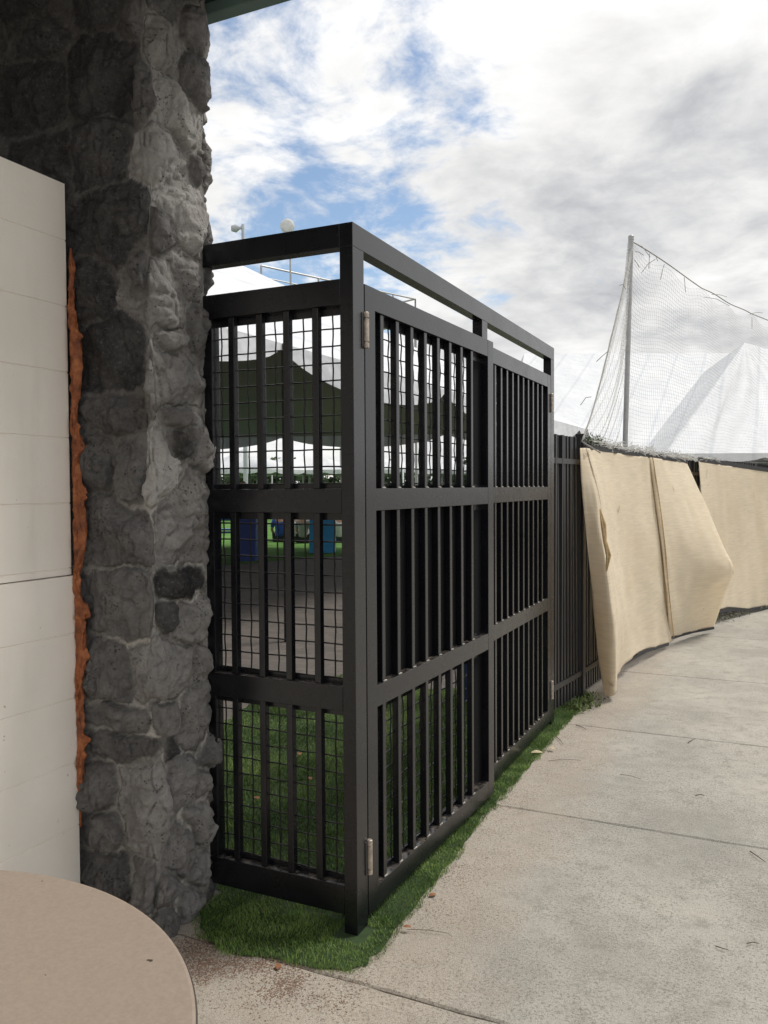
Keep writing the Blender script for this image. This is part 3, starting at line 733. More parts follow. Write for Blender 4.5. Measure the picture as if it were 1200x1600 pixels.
# ------------------------------------------------------------------ beige shade cloths
def fence_depth(u):
    best = None; s = 0
    while s < FLEN:
        p, zt, d = fence_at(s); uu = proj((p.x, p.y, 1.0))[0]
        if best is None or abs(uu-u) < best[0]: best = (abs(uu-u), proj((p.x, p.y, 1.0))[2])
        s += .02
    return best[1]
def bspline(vals, t):    # uniform Catmull-Rom
    n = len(vals); x = t*(n-1); i = min(int(x), n-2); k = x-i
    g = lambda j: vals[max(0, min(n-1, j))]
    a, b, c, d = g(i-1), g(i), g(i+1), g(i+2)
    return .5*((2*b)+(c-a)*k+(2*a-5*b+4*c-d)*k*k+(3*b-a-3*c+d)*k**3)
def cloth(name, cols, label, nu=40, nv=60, amp=.006, seed=1):
    """cols: list of columns, each a list of (world point)"""
    n_r = len(cols[0]); NU = (len(cols)-1)*nu//4+1; out = []
    for i in range(NU):
        t = i/(NU-1); x = t*(len(cols)-1); j = min(int(x), len(cols)-2); k = x-j
        for r in range(nv+1):
            tv = r/nv
            g = lambda q: bspline(cols[max(0, min(len(cols)-1, q))], tv)
            a, b, c, d = g(j-1), g(j), g(j+1), g(j+2)
            p = b.lerp(c, k) if False else .5*((2*b)+(c-a)*k+(2*a-5*b+4*c-d)*k*k+(3*b-a-3*c+d)*k**3)
            # tension wrinkles
            wv = .018*float(vnoise(t*10+seed, tv*1.6, seed+7))*min(1, tv*2)*(1-t)*t*4+amp*(float(vnoise(t*26+seed, tv*3.1, seed))*(.3+tv)+.6*float(vnoise(t*60, tv*9, seed+4)))
            out.append(p + Vector((.8, -.6, 0))*wv)
    o = np_mesh(name, np.array([tuple(p) for p in out]), grid_faces(NU, nv+1), SHADE)
    sd = o.modifiers.new('thickness', 'SOLIDIFY'); sd.thickness = .0015
    return o
D1 = [fence_depth(u)-.17 for u in (907, 915, 919, 965, 1012, 1016, 1045, 1074)]
C1 = [[(907,700),(910,770),(917,850),(925,920),(931,1000),(944,1087)],
      [(915,700),(932,770),(943,850),(954,920),(960,985),(960,1083)],
      [(921,701),(940,772),(952,850),(962,915),(968,975),(963,1052)],
      [(965,708),(972,775),(978,850),(985,915),(990,970),(996,1020)],
      [(1011,714),(1019,780),(1029,850),(1036,910),(1040,960),(1045,1005)],
      [(1018,715),(1028,780),(1037,850),(1042,910),(1047,960),(1051,995)],
      [(1045,719),(1066,780),(1086,850),(1090,900),(1086,945),(1083,986)],
      [(1074,724),(1101,785),(1129,850),(1147,893),(1131,935),(1116,980)]]
zbot = [.02, .03, .10, .06, .05, .08, .06, .06]
bulge = [[0, .04, .05, .05, .03, 0], [0, .10, .17, .22, .24, .10], [0, .05, .08, .08, .06, 0], [0, .10, .16, .18, .12, 0],
         [0, .02, .03, .03, .02, 0], [0, .07, .11, .13, .11, .04], [0, .08, .16, .18, .12, 0], [0, .10, .22, .30, .16, 0]]
cols = []
for ci, col_ in enumerate(C1):
    zb = proj(gnd(*col_[-1], zbot[ci]))[2]; zt = D1[ci]; L = []
    for k, (u, v) in enumerate(col_):
        Zc = zt+(zb-zt)*(k/5)**1.2-bulge[ci][k]
        L.append(at(u, v, min(Zc, fence_depth(u)-.17)))
    cols.append(L)
c1 = cloth('shade_cloth', cols, '', amp=.013, seed=3)
tag(c1, 'loose beige shade cloth billowing off the fence beside the gate, torn near its left edge', 'shade cloth', 'beige shade cloths')
# seam and hems of the loose cloth
def along(cols_i, n=40): return [bspline(cols[cols_i], i/n) for i in range(n+1)]
def strip_between(pts, w, m, name, parent, th=.002, off=Vector((.012, -.010, 0))):
    mb = MB(); vs = []; N = len(pts)
    for i, p in enumerate(pts):
        t = (pts[min(i+1, N-1)]-pts[max(i-1, 0)]).normalized(); sdir = t.cross(Vector((.8, -.6, 0))).normalized()
        a = p+off-sdir*w/2; b = p+off+sdir*w/2; nr = Vector((.8, -.6, 0))*th
        vs += [a, b, b+nr, a+nr]
    mb.add(vs, [(i*4+k, i*4+(k+1) % 4, (i+1)*4+(k+1) % 4, (i+1)*4+k) for i in range(N-1) for k in range(4)])
    return mb.build(name, m, parent)
top1 = [cols[j][0] for j in range(8)]; bot_a = [cols[j][-1] for j in (3, 4)]; bot_b = [cols[j][-1] for j in (5, 6, 7)]
def dens(pts, n=8): return [pts[i].lerp(pts[i+1], k/n) for i in range(len(pts)-1) for k in range(n)]+[pts[-1]]
strip_between(dens(top1[1:]), .034, HEM, 'top_hem', c1, off=Vector((.0, .0, .012)))
strip_between(dens(bot_a), .028, HEM, 'bottom_hem', c1, off=Vector((0, 0, -.008))); strip_between(dens(bot_b), .026, HEM, 'bottom_hem', c1, off=Vector((0, 0, -.008)))
SEAM = plain('frayed seam', (.50, .36, .19), .9, var=.3, scale=50)
mb = MB(); mb.tube([p+Vector((.012, -.01, 0)) for p in along(5)], .005, 6); mb.build('seam', SEAM, c1, smooth=True)
# torn slit: a ragged curled flap at the left
tp_ = [(937, 795), (941, 820), (945, 845), (949, 868), (947, 893)]
Zt = D1[1]-.22
for k, dx in enumerate((0, 4)):
    mb = MB(); mb.tube([at(u+dx*(1 if i % 2 else .3), v, Zt) for i, (u, v) in enumerate(tp_)], .01, 8, radii=[.002, .011, .013-.004*k, .010, .002]); mb.build('torn_edge', SEAM, c1, smooth=True)
# second, taut cloth
us2 = [1091, 1115, 1140, 1170, 1200, 1240, 1290, 1345]
cols2 = []
for i, u in enumerate(us2):
    Z = fence_depth(u)-.24
    vt = 722+ (u-1098)*.148; vb = 951-(u-1110)*.055 + (4 if i % 2 else 0)
    L = [at(u+(4 if i == 0 and k in (1, 2) else 0), vt+(vb-vt)*k/5, Z-(.03*math.sin(k*.8+i) if 0 < k < 5 else 0)) for k in range(6)]
    cols2.append(L)
c2 = cloth('shade_cloth', cols2, '', amp=.006, seed=9)
tag(c2, 'taut beige shade cloth on the far stretch of fence at the right', 'shade cloth', 'beige shade cloths')
strip_between(dens([c[0] for c in cols2]), .05, HEM, 'top_hem', c2, off=Vector((0, 0, .022)))
strip_between(dens([c[-1] for c in cols2]), .045, HEM, 'bottom_hem', c2, off=Vector((0, 0, -.016)))
# black ground cable under the far cloth
# ------------------------------------------------------------------ net pole and net
PZ = 7.45
pt = at(986, 370, PZ); pb = at(975, 757, PZ); dirp = (pb-pt).normalized(); pb = pt+dirp*((0-pt.z)/dirp.z)
mb = MB(); mb.tube([pb, pt], .023, 14); mb.build
pole = mb.build('net_pole', STEEL, smooth=False); tag(pole, 'galvanised steel pole holding up the white net behind the fence', 'pole')
mb = MB(); mb.lathe((pt.x, pt.y, pt.z), [(.026, -.03), (.026, .004), (.018, .012)], 16); mb.build('cap', STEEL, pole)
nt = thing('net', 'white sports net hanging from a rope between the steel pole and the fence', 'net')
tops_px = [(988, 380), (1030, 410), (1075, 440), (1112, 461), (1140, 480), (1170, 490), (1200, 505), (1240, 520), (1290, 538), (1345, 552)]
def net_surface(top, bot, n_s, n_t, bulge_fn, r=.0011, sp_name='netting', par=None):
    mb = MB()
    P = [[None]*(n_t+1) for _ in range(n_s+1)]
    for i in range(n_s+1):
        a = bspline(top, i/n_s); b = bspline(bot, i/n_s)
        for k in range(n_t+1): P[i][k] = a.lerp(b, k/n_t)+bulge_fn(i/n_s, k/n_t)
    return P
def net_build(P, r, name, par):
    ns, nt_ = len(P)-1, len(P[0])-1; mb = MB()
    for i in range(ns+1):
        mb.tube([P[i][k] for k in range(nt_+1)], r, 3, False)
    for k in range(nt_+1):
        mb.tube([P[i][k] for i in range(ns+1)], r, 3, False)
    return mb.build(name, NETM, par)
top = []; bot = []
for (u, v) in tops_px:
    Z = fence_depth(max(u, 990))+.12 if u > 1000 else PZ
    top.append(at(u, v, Z))
    p, zt, d = None, None, None
    q = at(u-6, 742, Z); bot.append(Vector((q.x, q.y, 1.80)))
bf = lambda s, t: Vector((-.6, .5, 0))*(.16*math.sin(t*3.14)*(1-.5*s)*math.sin(s*9+t*3.5)+.03*math.sin(s*40+t*14)*t) + Vector((0, 0, -.07*math.sin(s*3.14*7)**2*(1-t)))
net_build(net_surface(top, bot, 150, 52, bf), .0011, 'netting', nt)
# left triangle from the pole to the fence corner
ge = [at(984, 395, PZ), at(975, 445, 7.1), at(957, 520, 6.7), at(940, 590, 6.35), at(925, 645, 6.05), at(909, 690, 5.78)]
pe = [pt.lerp(Vector((pb.x, pb.y, 1.85)), k/5) for k in range(6)]
P = [[None]*33 for _ in range(61)]
for k in range(33):
    pass
for i in range(61):
    a = bspline(ge, i/60); b = bspline(pe, i/60)
    for k in range(33):
        t = k/32; P[i][k] = a.lerp(b, t)+Vector((.5, -.4, 0))*(.05*math.sin(t*3.14)*math.sin(i*.12+t*6))+Vector((.01*math.sin(i*.9+k), 0, 0))
net_build(P, .0011, 'netting', nt)
mb = MB(); ropepts = [bspline(top, i/60)+Vector((0, 0, .012+.03*abs(math.sin(i/60*3.14*3.5)))) for i in range(61)]; mb.tube([pt+Vector((0, 0, -.04))]+ropepts, .0055, 6)
mb.tube([bspline(ge, i/20) for i in range(21)], .006, 6); mb.tube([bspline(ge, 1), bspline(ge, 1)+Vector((.12, .05, -.08))], .005, 6)
rope = mb.build('rope', ROPE, nt, smooth=True)
mb = MB()
for (u, v, du, dv) in ((1002, 384, 14, 18), (992, 393, 14, 6), (1015, 396, -1, 24), (1024, 405, -22, 22), (1038, 413, -6, 24), (1069, 433, 2, 24), (1112, 460, 24, 4), (1140, 478, -40, -14), (1172, 491, 20, -2), (1175, 496, 0, 18), (991, 406, 8, 12), (950, 549, -18, 16), (924, 620, -17, 13), (968, 446, 10, 6), (1028, 408, -3, -6)):
    Z = fence_depth(max(990, u))+.1 if u > 1000 else (PZ if u > 970 else 6.5)
    a = at(u, v, Z); c = at(u+du, v+dv, Z); m_ = (a+c)/2+Vector((0, 0, random.uniform(.0, .03)))
    mb.tube([a, m_, c], .003, 5)
mb.build('rope_tail', ROPE, nt)
# bundled net heaped along the fence top
mb = MB()
s = .9
for k in range(150):
    s0_ = random.uniform(.75, 4.9); p, zt, d = fence_at(s0_); nr = Vector((d.y, -d.x, 0)); pts = []
    for j in range(7):
        q = p+d*(j-3)*.045+nr*(.03+random.gauss(0, .03)); pts.append(Vector((q.x, q.y, zt-.01+random.gauss(0, .022))))
    mb.tube(pts, .0022, 4, False)
p, zt, d = fence_at(4.85); nr = Vector((d.y, -d.x, 0))
for k in range(60):
    s0_ = fence_depth(1092)-.03; pts = [at(1090+random.gauss(0, 6), 722+j*9+random.gauss(0, 3), s0_+random.gauss(0, .03)) for j in range(random.randint(2, 7))]
    mb.tube(pts, .0026, 4, False)
mb.build('bundled_netting', NETM, nt)

# ------------------------------------------------------------------ tents
def wpt(Xc, Zc, z): q = EYE + r0*Xc + f0*Zc; return Vector((q.x, q.y, z))
def tent_roof(t, corners, ez, peaks, mat_=TENT, valance=.30, scallop=1.6, n=40, sag=.35, inner_=True, phase=0.0, notch=.35):
    """roof surface from eave polygon to ridge line peaks[0]-peaks[1]; concave sag; scalloped valance"""
    A = [Vector((c[0], c[1], ez)) for c in corners]; rings = []
    per = []
    for i in range(len(A)):
        a, b = A[i], A[(i+1) % len(A)]; L = (b-a).length; m = max(6, int(L/.2))
        per += [a.lerp(b, k/m) for k in range(m)]
    def ridge(p):
        if len(peaks) == 1: return peaks[0]
        a, b = peaks; d = b-a; k = max(0, min(1, (p-a).dot(d)/d.length_squared)); return a.lerp(b, k)
    rows = 14; vs = []; N = len(per)
    for r_ in range(rows+1):
        k = r_/rows
        for i, p in enumerate(per):
            q = p.lerp(ridge(Vector((p.x, p.y, 0))), k); q.z = ez+(ridge(p).z-ez)*(k*(1-sag)+sag*k**3) - .05*math.sin(i*.9)*k*(1-k)
            vs.append(q)
    fs = [(r_*N+i, r_*N+(i+1) % N, (r_+1)*N+(i+1) % N, (r_+1)*N+i) for r_ in range(rows) for i in range(N)]
    mb = MB(); mb.add(vs, fs); mb.build('canopy', mat_, t, smooth=True)
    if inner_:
        mb = MB(); mb.add([(v.x, v.y, v.z-.06) for v in vs], fs); mb.build('undershade', UNDERSHADE, t, smooth=True)  # added layer just below the canopy, carries its painted shade
    mb = MB(); vs2 = []; acc = 0
    for i in range(N+1):
        p = per[i % N]; 
        if i: acc += (per[i % N]-per[i-1]).length
        ph = ((acc+phase) % scallop)/scallop
        h = valance*(notch+(1-notch)*math.sin(math.pi*ph)**.5)
        vs2 += [p, Vector((p.x, p.y, ez-h))]
    fs2 = [(2*i, 2*i+1, 2*i+3, 2*i+2) for i in range(N)]
    mb.add(vs2, fs2); v = mb.build('valance', mat_, t); sd = v.modifiers.new('th', 'SOLIDIFY'); sd.thickness = .008
    return A
def legs(t, pts, ez, m=STEEL, r=.05):
    for p in pts:
        mb = MB(); mb.tube([(p[0], p[1], 0), (p[0], p[1], ez)], r, 10); mb.build('tent_leg', m, t, smooth=True)
t1 = thing('marquee', 'big white peaked tent with scalloped valance, seen through the gate bars', 'tent', group='white event tents')
xs_e = -3.25; ez = 2.98
cor = [(xs_e+.1, 2.3), (xs_e+.3, 18.6), (xs_e-16, 14.2), (xs_e-15.5, 2.3)]
# peak chosen so that the roof silhouette falls to the right as in the photo
pk1 = wpt(-6.4, 15.5, 7.5)
tent_roof(t1, cor, ez, [pk1], valance=.38, scallop=4.4, sag=.0, phase=2.15, notch=.02)
legs(t1, m=DARKSTEEL, r=.04, ez=ez, pts=[(xs_e+.1, 2.3), (xs_e+.14, 4.575), (xs_e+.18, 8.95), (xs_e+.25, 13.35), (xs_e+.3, 18.6), (xs_e-16, 14.2), (xs_e-8, 16.4), (xs_e-15.5, 2.3)])
# long marquee beyond the fence at the right
t2 = thing('marquee', 'long white ridge tent rising beyond the fence behind the net', 'tent', group='white event tents')
e2 = [wpt(5.0, 34, 0), wpt(21.5, 36, 0), wpt(24, 58, 0), wpt(6.0, 58, 0)]
tent_roof(t2, [(p.x, p.y) for p in e2], 2.95, [wpt(8.0, 47, 9.05), wpt(21.0, 47, 9.0)], valance=.4, scallop=2.2, sag=.0)
legs(t2, [(p.x, p.y) for p in e2], 2.95)
t3 = thing('marquee', 'white pointed tent behind the net at the right edge', 'tent', group='white event tents')
e3 = [wpt(10.2, 30, 0), wpt(27, 30, 0), wpt(29, 54, 0), wpt(12.2, 54, 0)]
tent_roof(t3, [(p.x, p.y) for p in e3], 2.7, [wpt(18.3, 42, 1.55+(757-536)/F*42)], valance=.3, scallop=1.8, sag=.0)
legs(t3, [(p.x, p.y) for p in e3], 2.7)
# row of small far tents
for i, (u, vpk, Z, lab) in enumerate(((383, 700, 47, 'small far white tent whose peak shows left of the dark blue bin'), (447, 712, 52, 'small far white tent in the middle of the row seen under the marquee'), (510, 716, 50, 'small far white tent whose peak shows above the light blue bin'), (300, 704, 48, 'small far white tent half hidden behind the stone pillar'), (590, 712, 50, 'small far white tent seen through the near gate leaf'), (690, 712, 54, 'small far white tent furthest right behind the gate leaves'))):
    tt = thing('canopy_tent', lab, 'tent', group='small far tents')
    p = at(u, vpk, Z); w2 = 3.0; cc = [(p.x-w2, p.y-w2), (p.x+w2, p.y-w2), (p.x+w2, p.y+w2), (p.x-w2, p.y+w2)]
    tent_roof(tt, cc, 2.55, [Vector((p.x, p.y, p.z))], valance=.25, scallop=1.5, sag=.45)
    legs(tt, cc, 2.55, m=TENT, r=.05)
# hedge far off
mbh = MB(); LEAFG = plain('hedge leaves', (.045, .07, .03), .9, var=.4, scale=3)
hv = []; hf = []
p0_ = wpt(-26, 66, 0); p1_ = wpt(12, 72, 0)
for k in range(9000):
    t = random.random(); c = p0_.lerp(p1_, t)+Vector((random.gauss(0, .6), random.gauss(0, .6), 0)); z = random.random()**.7*(3.0+.7*math.sin(t*30)+.4*math.sin(t*87))
    a = random.uniform(0, 6.28); r_ = random.uniform(.15, .32); b = Vector((math.cos(a), math.sin(a), random.uniform(-.6, .6)))*r_; e = Vector((random.uniform(-1, 1), random.uniform(-1, 1), 1)).normalized()*r_
    n0 = len(hv); q = Vector((c.x, c.y, z)); hv += [q-b, q-e*.6, q+b, q+e]; hf.append((n0, n0+1, n0+2, n0+3))
mbh.add(hv, hf); mbh.add([tuple(p0_), tuple(p1_), (p1_.x, p1_.y, 1.6), (p0_.x, p0_.y, 1.6)], [(0, 1, 2, 3)])
tag(mbh.build('hedge', LEAFG), 'long dark green hedge beyond the far tents', 'hedge')

# ------------------------------------------------------------------ grandstand railing, lamp and dish
gs = thing('viewing_platform', 'raised viewing platform with a thin metal guard rail showing above the tent', 'platform')
ga = at(408, 415, 36); dv_ = (r0*math.sin(R(46.6))+f0*math.cos(R(46.6))); zr_ = ga.z
gb = ga+dv_*9.6; gd = (r0*-math.cos(R(46.6))+f0*math.sin(R(46.6)))*6
def railline(a, b, nm, n_posts):
    mb = MB(); mb.tube([a, b], .045, 8); mb.tube([a-Vector((0, 0, .5)), b-Vector((0, 0, .5))], .03, 8)
    mb.build('guard_rail', STEEL, gs)
    for k in range(n_posts+1):
        p = a.lerp(b, k/n_posts); mb = MB(); mb.tube([p, p-Vector((0, 0, 1.1))], .045, 8); mb.build('rail_post', STEEL, gs)
railline(ga, gb, 'r', 6); railline(gb, gb+gd, 'r', 3)
CONC2 = plain('deck boards', (.30, .30, .29), .85, var=.15, scale=1)
gn = gd.normalized(); vs = [ga, gb, gb+gn*6, ga+gn*6]
mb = MB(); mb.add([(p.x, p.y, zr_-1.25) for p in vs]+[(p.x, p.y, zr_-1.101) for p in vs], [(3, 2, 1, 0), (4, 5, 6, 7), (0, 1, 5, 4), (1, 2, 6, 5), (2, 3, 7, 6), (3, 0, 4, 7)])
mb.build('deck', CONC2, gs)
for p in vs:
    mb = MB(); mb.tube([(p.x, p.y, 0), (p.x, p.y, zr_-1.251)], .07, 8); mb.build('support', STEEL, gs)
def base_of(p): return Vector((p.x, p.y, 0))
PALE = plain('pale grey lamp metal', (.42, .45, .48), .5, .2)
lt = at(379.5, 351, 30); lamp = thing('flood_lamp', 'pale floodlight head on a grey pole above the tent', 'lamp', base_of(lt))
mb = MB(); mb.tube([(0, 0, 0), (0, 0, lt.z)], .055, 12, radii=[.09, .055]); mb.build('pole', PALE, lamp)
hd = at(369, 357, 30)-base_of(lt); mb = MB()
e = r0*.2; 
for sgn in (1,):
    cpts = [Vector((0, 0, lt.z-.12)), hd+r0*.12+Vector((0, 0, .03)), hd-r0*.02, hd-r0*.17]
    mb.tube(cpts, .1, 12, radii=[.04, .07, .15, .10])
mb.build('lamp_head', PALE, lamp, smooth=True)
dc = at(449, 353, 33); dish = thing('round_disc', 'white round disc on a thin pole above the gate top rail', 'disc', base_of(at(453, 353, 33.1)))
loc = dish.location; mb = MB(); vs = []; N = 40; q0 = dc-loc; RD = .29
fcn = (-f0)
for (rr_, dd_) in ((.001, .075), (.12, .07), (.22, .045), (RD, 0), (RD, -.03), (.001, -.04)):
    for k in range(N):
        a = 6.28318*k/N; vs.append(q0+r0*rr_*math.cos(a)+Vector((0, 0, 1))*rr_*math.sin(a)+fcn*dd_)
mb.add(vs, [(i*N+k, i*N+(k+1) % N, (i+1)*N+(k+1) % N, (i+1)*N+k) for i in range(5) for k in range(N)])
mb.build('disc', plain('white plastic', (.62, .63, .63), .5), dish)
mb = MB(); mb.tube([(0, 0, 0), (0, 0, (dc-loc).z+.05)], .035, 10); mb.build('pole', STEEL, dish)

# ------------------------------------------------------------------ bins, benches
def bin_(u0, u1, vb, H, col, label, tap=.12, rim=True):
    m = plain('bin plastic '+label[:8], col, .45, var=.12)
    a, b = gnd(u0, vb), gnd(u1, vb); c = (a+b)/2; w_ = (b-a).length/2
    t = thing('litter_bin', label, 'bin', c, PSI)
    mb = MB(); vs = []
    for (z, k) in ((0, 1-tap), (.02, 1-tap), (H*.88, 1.0), (H*.88, 1.05), (H*.92, 1.05)):
        for (sx, sy) in ((-1, -1), (1, -1), (1, 1), (-1, 1)): vs.append((sx*w_*k, sy*w_*k, z))
    mb.add(vs, [(i*4+k, i*4+(k+1) % 4, (i+1)*4+(k+1) % 4, (i+1)*4+k) for i in range(4) for k in range(4)]+[(3, 2, 1, 0), (16, 17, 18, 19)])
    mb.build('body', m, t, bevel=.02)
    mb = MB(); vs = []
    for (z, k) in ((H*.921, 1.08), (H*.96, 1.08), (H, .8)):
        for (sx, sy) in ((-1, -1), (1, -1), (1, 1), (-1, 1)): vs.append((sx*w_*k, sy*w_*k, z))
    mb.add(vs, [(i*4+k, i*4+(k+1) % 4, (i+1)*4+(k+1) % 4, (i+1)*4+k) for i in range(2) for k in range(4)]+[(3, 2, 1, 0), (8, 9, 10, 11)])
    mb.build('lid', m, t, bevel=.02)
    return t
bin_(364, 404, 876, 1.32, (.016, .04, .20), 'dark blue bin on the brick paving behind the side screen')
bin_(486, 523, 863, 1.45, (.03, .28, .56), 'light blue bin at the lawn edge behind the side screen', -.05)
bin_(716, 745, 1097, .95, (.012, .045, .15), 'blue bin inside the enclosure behind the near gate leaf')
BLUE = plain('blue bench slats', (.03, .16, .38), .5); BW = plain('bench white', (.6, .63, .65), .6)
pb_ = thing('picnic_table', 'blue and white picnic table on the lawn at the far left of the side screen', 'picnic table', gnd(335, 856), PSI)
for nm, b in (('table_top', (-1.0, 1.0, -.4, .4, .72, .77)), ('seat', (-1, 1, -.85, -.55, .42, .46)), ('seat', (-1, 1, .55, .85, .42, .46))): bx(nm, BLUE, pb_, b)
for x in (-.8, .8):
    mb = MB(); mb.tube([(x, -.7, 0), (x, -.25, .72)], .035, 6); mb.tube([(x, .7, 0), (x, .25, .72)], .035, 6); mb.tube([(x, -.8, .40), (x, .8, .40)], .03, 6); mb.build('leg', BW, pb_)

# ------------------------------------------------------------------ people under the tents
SKIN = plain('skin', (.45, .26, .18), .6)
def skinned(name, joints, edges, rad, m, parent=None, lvl=1, root=0):
    me = bpy.data.meshes.new(name); me.from_pydata(joints, edges, []); o = link(name, me, m, parent)
    sk = o.modifiers.new('skin', 'SKIN'); sk.use_smooth_shade = True
    for i, r_ in enumerate(rad):
        me.skin_vertices[0].data[i].radius = (r_, r_) if not isinstance(r_, tuple) else r_
        me.skin_vertices[0].data[i].use_root = (i == root)
    ss_ = o.modifiers.new('sub', 'SUBSURF'); ss_.levels = lvl; ss_.render_levels = lvl+1
    return o
def person(loc, rz, seated, shirt, hair, trouser, label):
    t = thing('person', label, 'person', loc, rz, 'people beyond the side screen'); h = .12 if seated else .93
    J = [(0, 0, h), (0, 0, h+.18), (0, .01, h+.36), (0, .01, h+.50), (0, 0, h+.58), (0, -.01, h+.68), (0, -.01, h+.78)]
    rd = [.15, .135, .15, .11, .052, .085, .07]
    E = [(i, i+1) for i in range(6)]
    for s in (-1, 1):
        b = len(J); J += [(s*.17, .01, h+.50), (s*.24, .02, h+.24), (s*.20, -.16, h+.10), (s*.18, -.24, h+.10)]; rd += [.06, .045, .035, .03]; E += [(3, b), (b, b+1), (b+1, b+2), (b+2, b+3)]
        b = len(J)
        if seated: J += [(s*.10, -.05, h-.01), (s*.15, -.36, h+.16), (s*.15, -.66, .08), (s*.15, -.78, .05)]
        else: J += [(s*.10, 0, h-.06), (s*.11, -.02, .48), (s*.12, .01, .08), (s*.12, -.12, .04)]
        rd += [.085, .06, .04, .03]; E += [(0, b), (b, b+1), (b+1, b+2), (b+2, b+3)]
    skinned('body', J, E, rd, SKIN, t)
    J2 = [(0, 0, h+.02), (0, 0, h+.18), (0, .01, h+.36), (0, .01, h+.51)]; r2 = [.165, .15, .165, .12]; E2 = [(0, 1), (1, 2), (2, 3)]
    for s in (-1, 1): b = len(J2); J2 += [(s*.17, .01, h+.50), (s*.235, .02, h+.28)]; r2 += [.072, .062]; E2 += [(3, b), (b, b+1)]
    skinned('shirt', J2, E2, r2, plain('shirt', shirt, .8), t)
    J3 = [(0, 0, h)]; r3 = [.16]; E3 = []
    for s in (-1, 1):
        b = len(J3)
        J3 += ([(s*.10, -.05, h-.01), (s*.15, -.36, h+.16), (s*.15, -.64, .09)] if seated else [(s*.10, 0, h-.06), (s*.11, -.02, .48), (s*.12, .01, .12)]); r3 += [.095, .07, .052]; E3 += [(0, b), (b, b+1), (b+1, b+2)]
    skinned('trousers', J3, E3, r3, plain('trousers', trouser, .8), t)
    skinned('hair', [(0, .03, h+.70), (0, .03, h+.80)], [(0, 1)], [.085, .075], plain('hair', hair, .7), t)
    return t
person(gnd(438, 847), PSI+3.14, True, (.03, .09, .42), (.09, .045, .02), (.05, .05, .06), 'seated person in a blue shirt seen from behind')
person(gnd(464, 847), PSI+3.44, True, (.62, .63, .70), (.02, .02, .02), (.05, .05, .08), 'seated person in a white shirt with black hair')
person(gnd(475, 849), PSI+2.64, True, (.30, .31, .32), (.16, .03, .02), (.03, .03, .04), 'seated person in a grey shirt with dark red hair')
person(gnd(531, 848), PSI+3.34, True, (.62, .62, .66), (.03, .02, .02), (.03, .03, .05), 'seated person in a white shirt right of the light blue bin')
person(gnd(380, 858), PSI-.2, False, (.06, .22, .62), (.02, .02, .02), (.04, .04, .06), 'standing person in a bright blue shirt behind the dark blue bin')

# ------------------------------------------------------------------ litter
def twig(pix, label, r_=.0022):
    r_ *= .62
    pts = [gnd(u, v, .006+random.uniform(0, .006)) for u, v in pix]; c = pts[0].copy(); mb = MB()
    mb.tube([p-c for p in pts], r_, 6, radii=[r_*(1-.5*i/(len(pts)-1)) for i in range(len(pts))])
    if len(pix) > 3: q = pts[1]-c; mb.tube([q, q+Vector((.012, .016, .003))], r_*.6, 5)
    o = mb.build('twig', TWIG); o.location = c; return tag(o, label, 'twig', 'twigs on the concrete')
twig([(857, 1189), (880, 1186), (908, 1188)], 'long thin twig lying across the concrete near the far gate leaf')
twig([(969, 1210), (985, 1212), (1001, 1217)], 'short twig on the open concrete right of the far gate leaf')
twig([(1172, 1330), (1184, 1338), (1196, 1347)], 'dark stick crossing the joint at the right edge', .004)
twig([(1087, 1243), (1094, 1241), (1101, 1243)], 'small curled dark twig on the concrete below the shade cloths', .004)
twig([(1075, 1160), (1082, 1156), (1087, 1154)], 'tiny bent twig just past the second joint', .004)
twig([(868, 1150), (876, 1157), (880, 1163)], 'dark twig leaning at the turf edge by the end post', .004)
twig([(900, 1133), (910, 1136), (916, 1140)], 'twig at the far end of the turf strip', .004)
twig([(636, 1452), (668, 1453), (700, 1458), (707, 1464)], 'reddish stem beside the turf near the corner post', .0016)
twig([(1167, 1474), (1176, 1472), (1186, 1474)], 'short dark twig on the concrete at the lower right', .003)
twig([(1118, 1478), (1130, 1482), (1138, 1484)], 'slim twig beside another at the lower right', .003)
def leaf_(u, v, size, m, label, rz):
    c = gnd(u, v, .002 if ('concrete' in label or 'grit' in label) else .014); mb = MB(); N = 8; vs = []
    for i in range(N+1):
        t = i/N; wv = size*.3*math.sin(math.pi*t)**.8; x = (t-.5)*size
        vs += [(x, -wv, .004+.3*wv), (x, 0, .002+.006*math.sin(t*3)), (x, wv, .004+.4*wv)]
    mb.add(vs, [(i*3+k, (i+1)*3+k, (i+1)*3+k+1, i*3+k+1) for i in range(N) for k in range(2)])
    o = mb.build('leaf', m, smooth=True); o.location = c; o.rotation_euler[2] = rz; return tag(o, label, 'leaf', 'fallen leaves')
leaf_(839, 1177, .07, LEAFP, 'pale dry leaf on the turf strip under the far gate leaf', .5)
leaf_(676, 1400, .035, LEAF, 'orange leaf on the concrete beside the near gate leaf', 1.0)
leaf_(636, 1450, .03, LEAF, 'red brown leaf at the turf edge by the corner post', .2)
leaf_(435, 1512, .035, LEAF, 'rust coloured leaf in the grit in front of the turf', 2.0)
leaf_(862, 1170, .05, LEAFP, 'pale leaf at the turf edge by the end post', -.4)
pL = [(401, 1255, 'orange leaf on the turf behind the side screen'), (468, 1185, 'brown leaf on the turf farther behind the side screen'), (484, 1224, 'dull red leaf on the turf behind the side screen near a bar')]
for u, v, lb in pL: leaf_(u, v, .045, LEAF, lb, random.uniform(0, 3)).location.z = .036
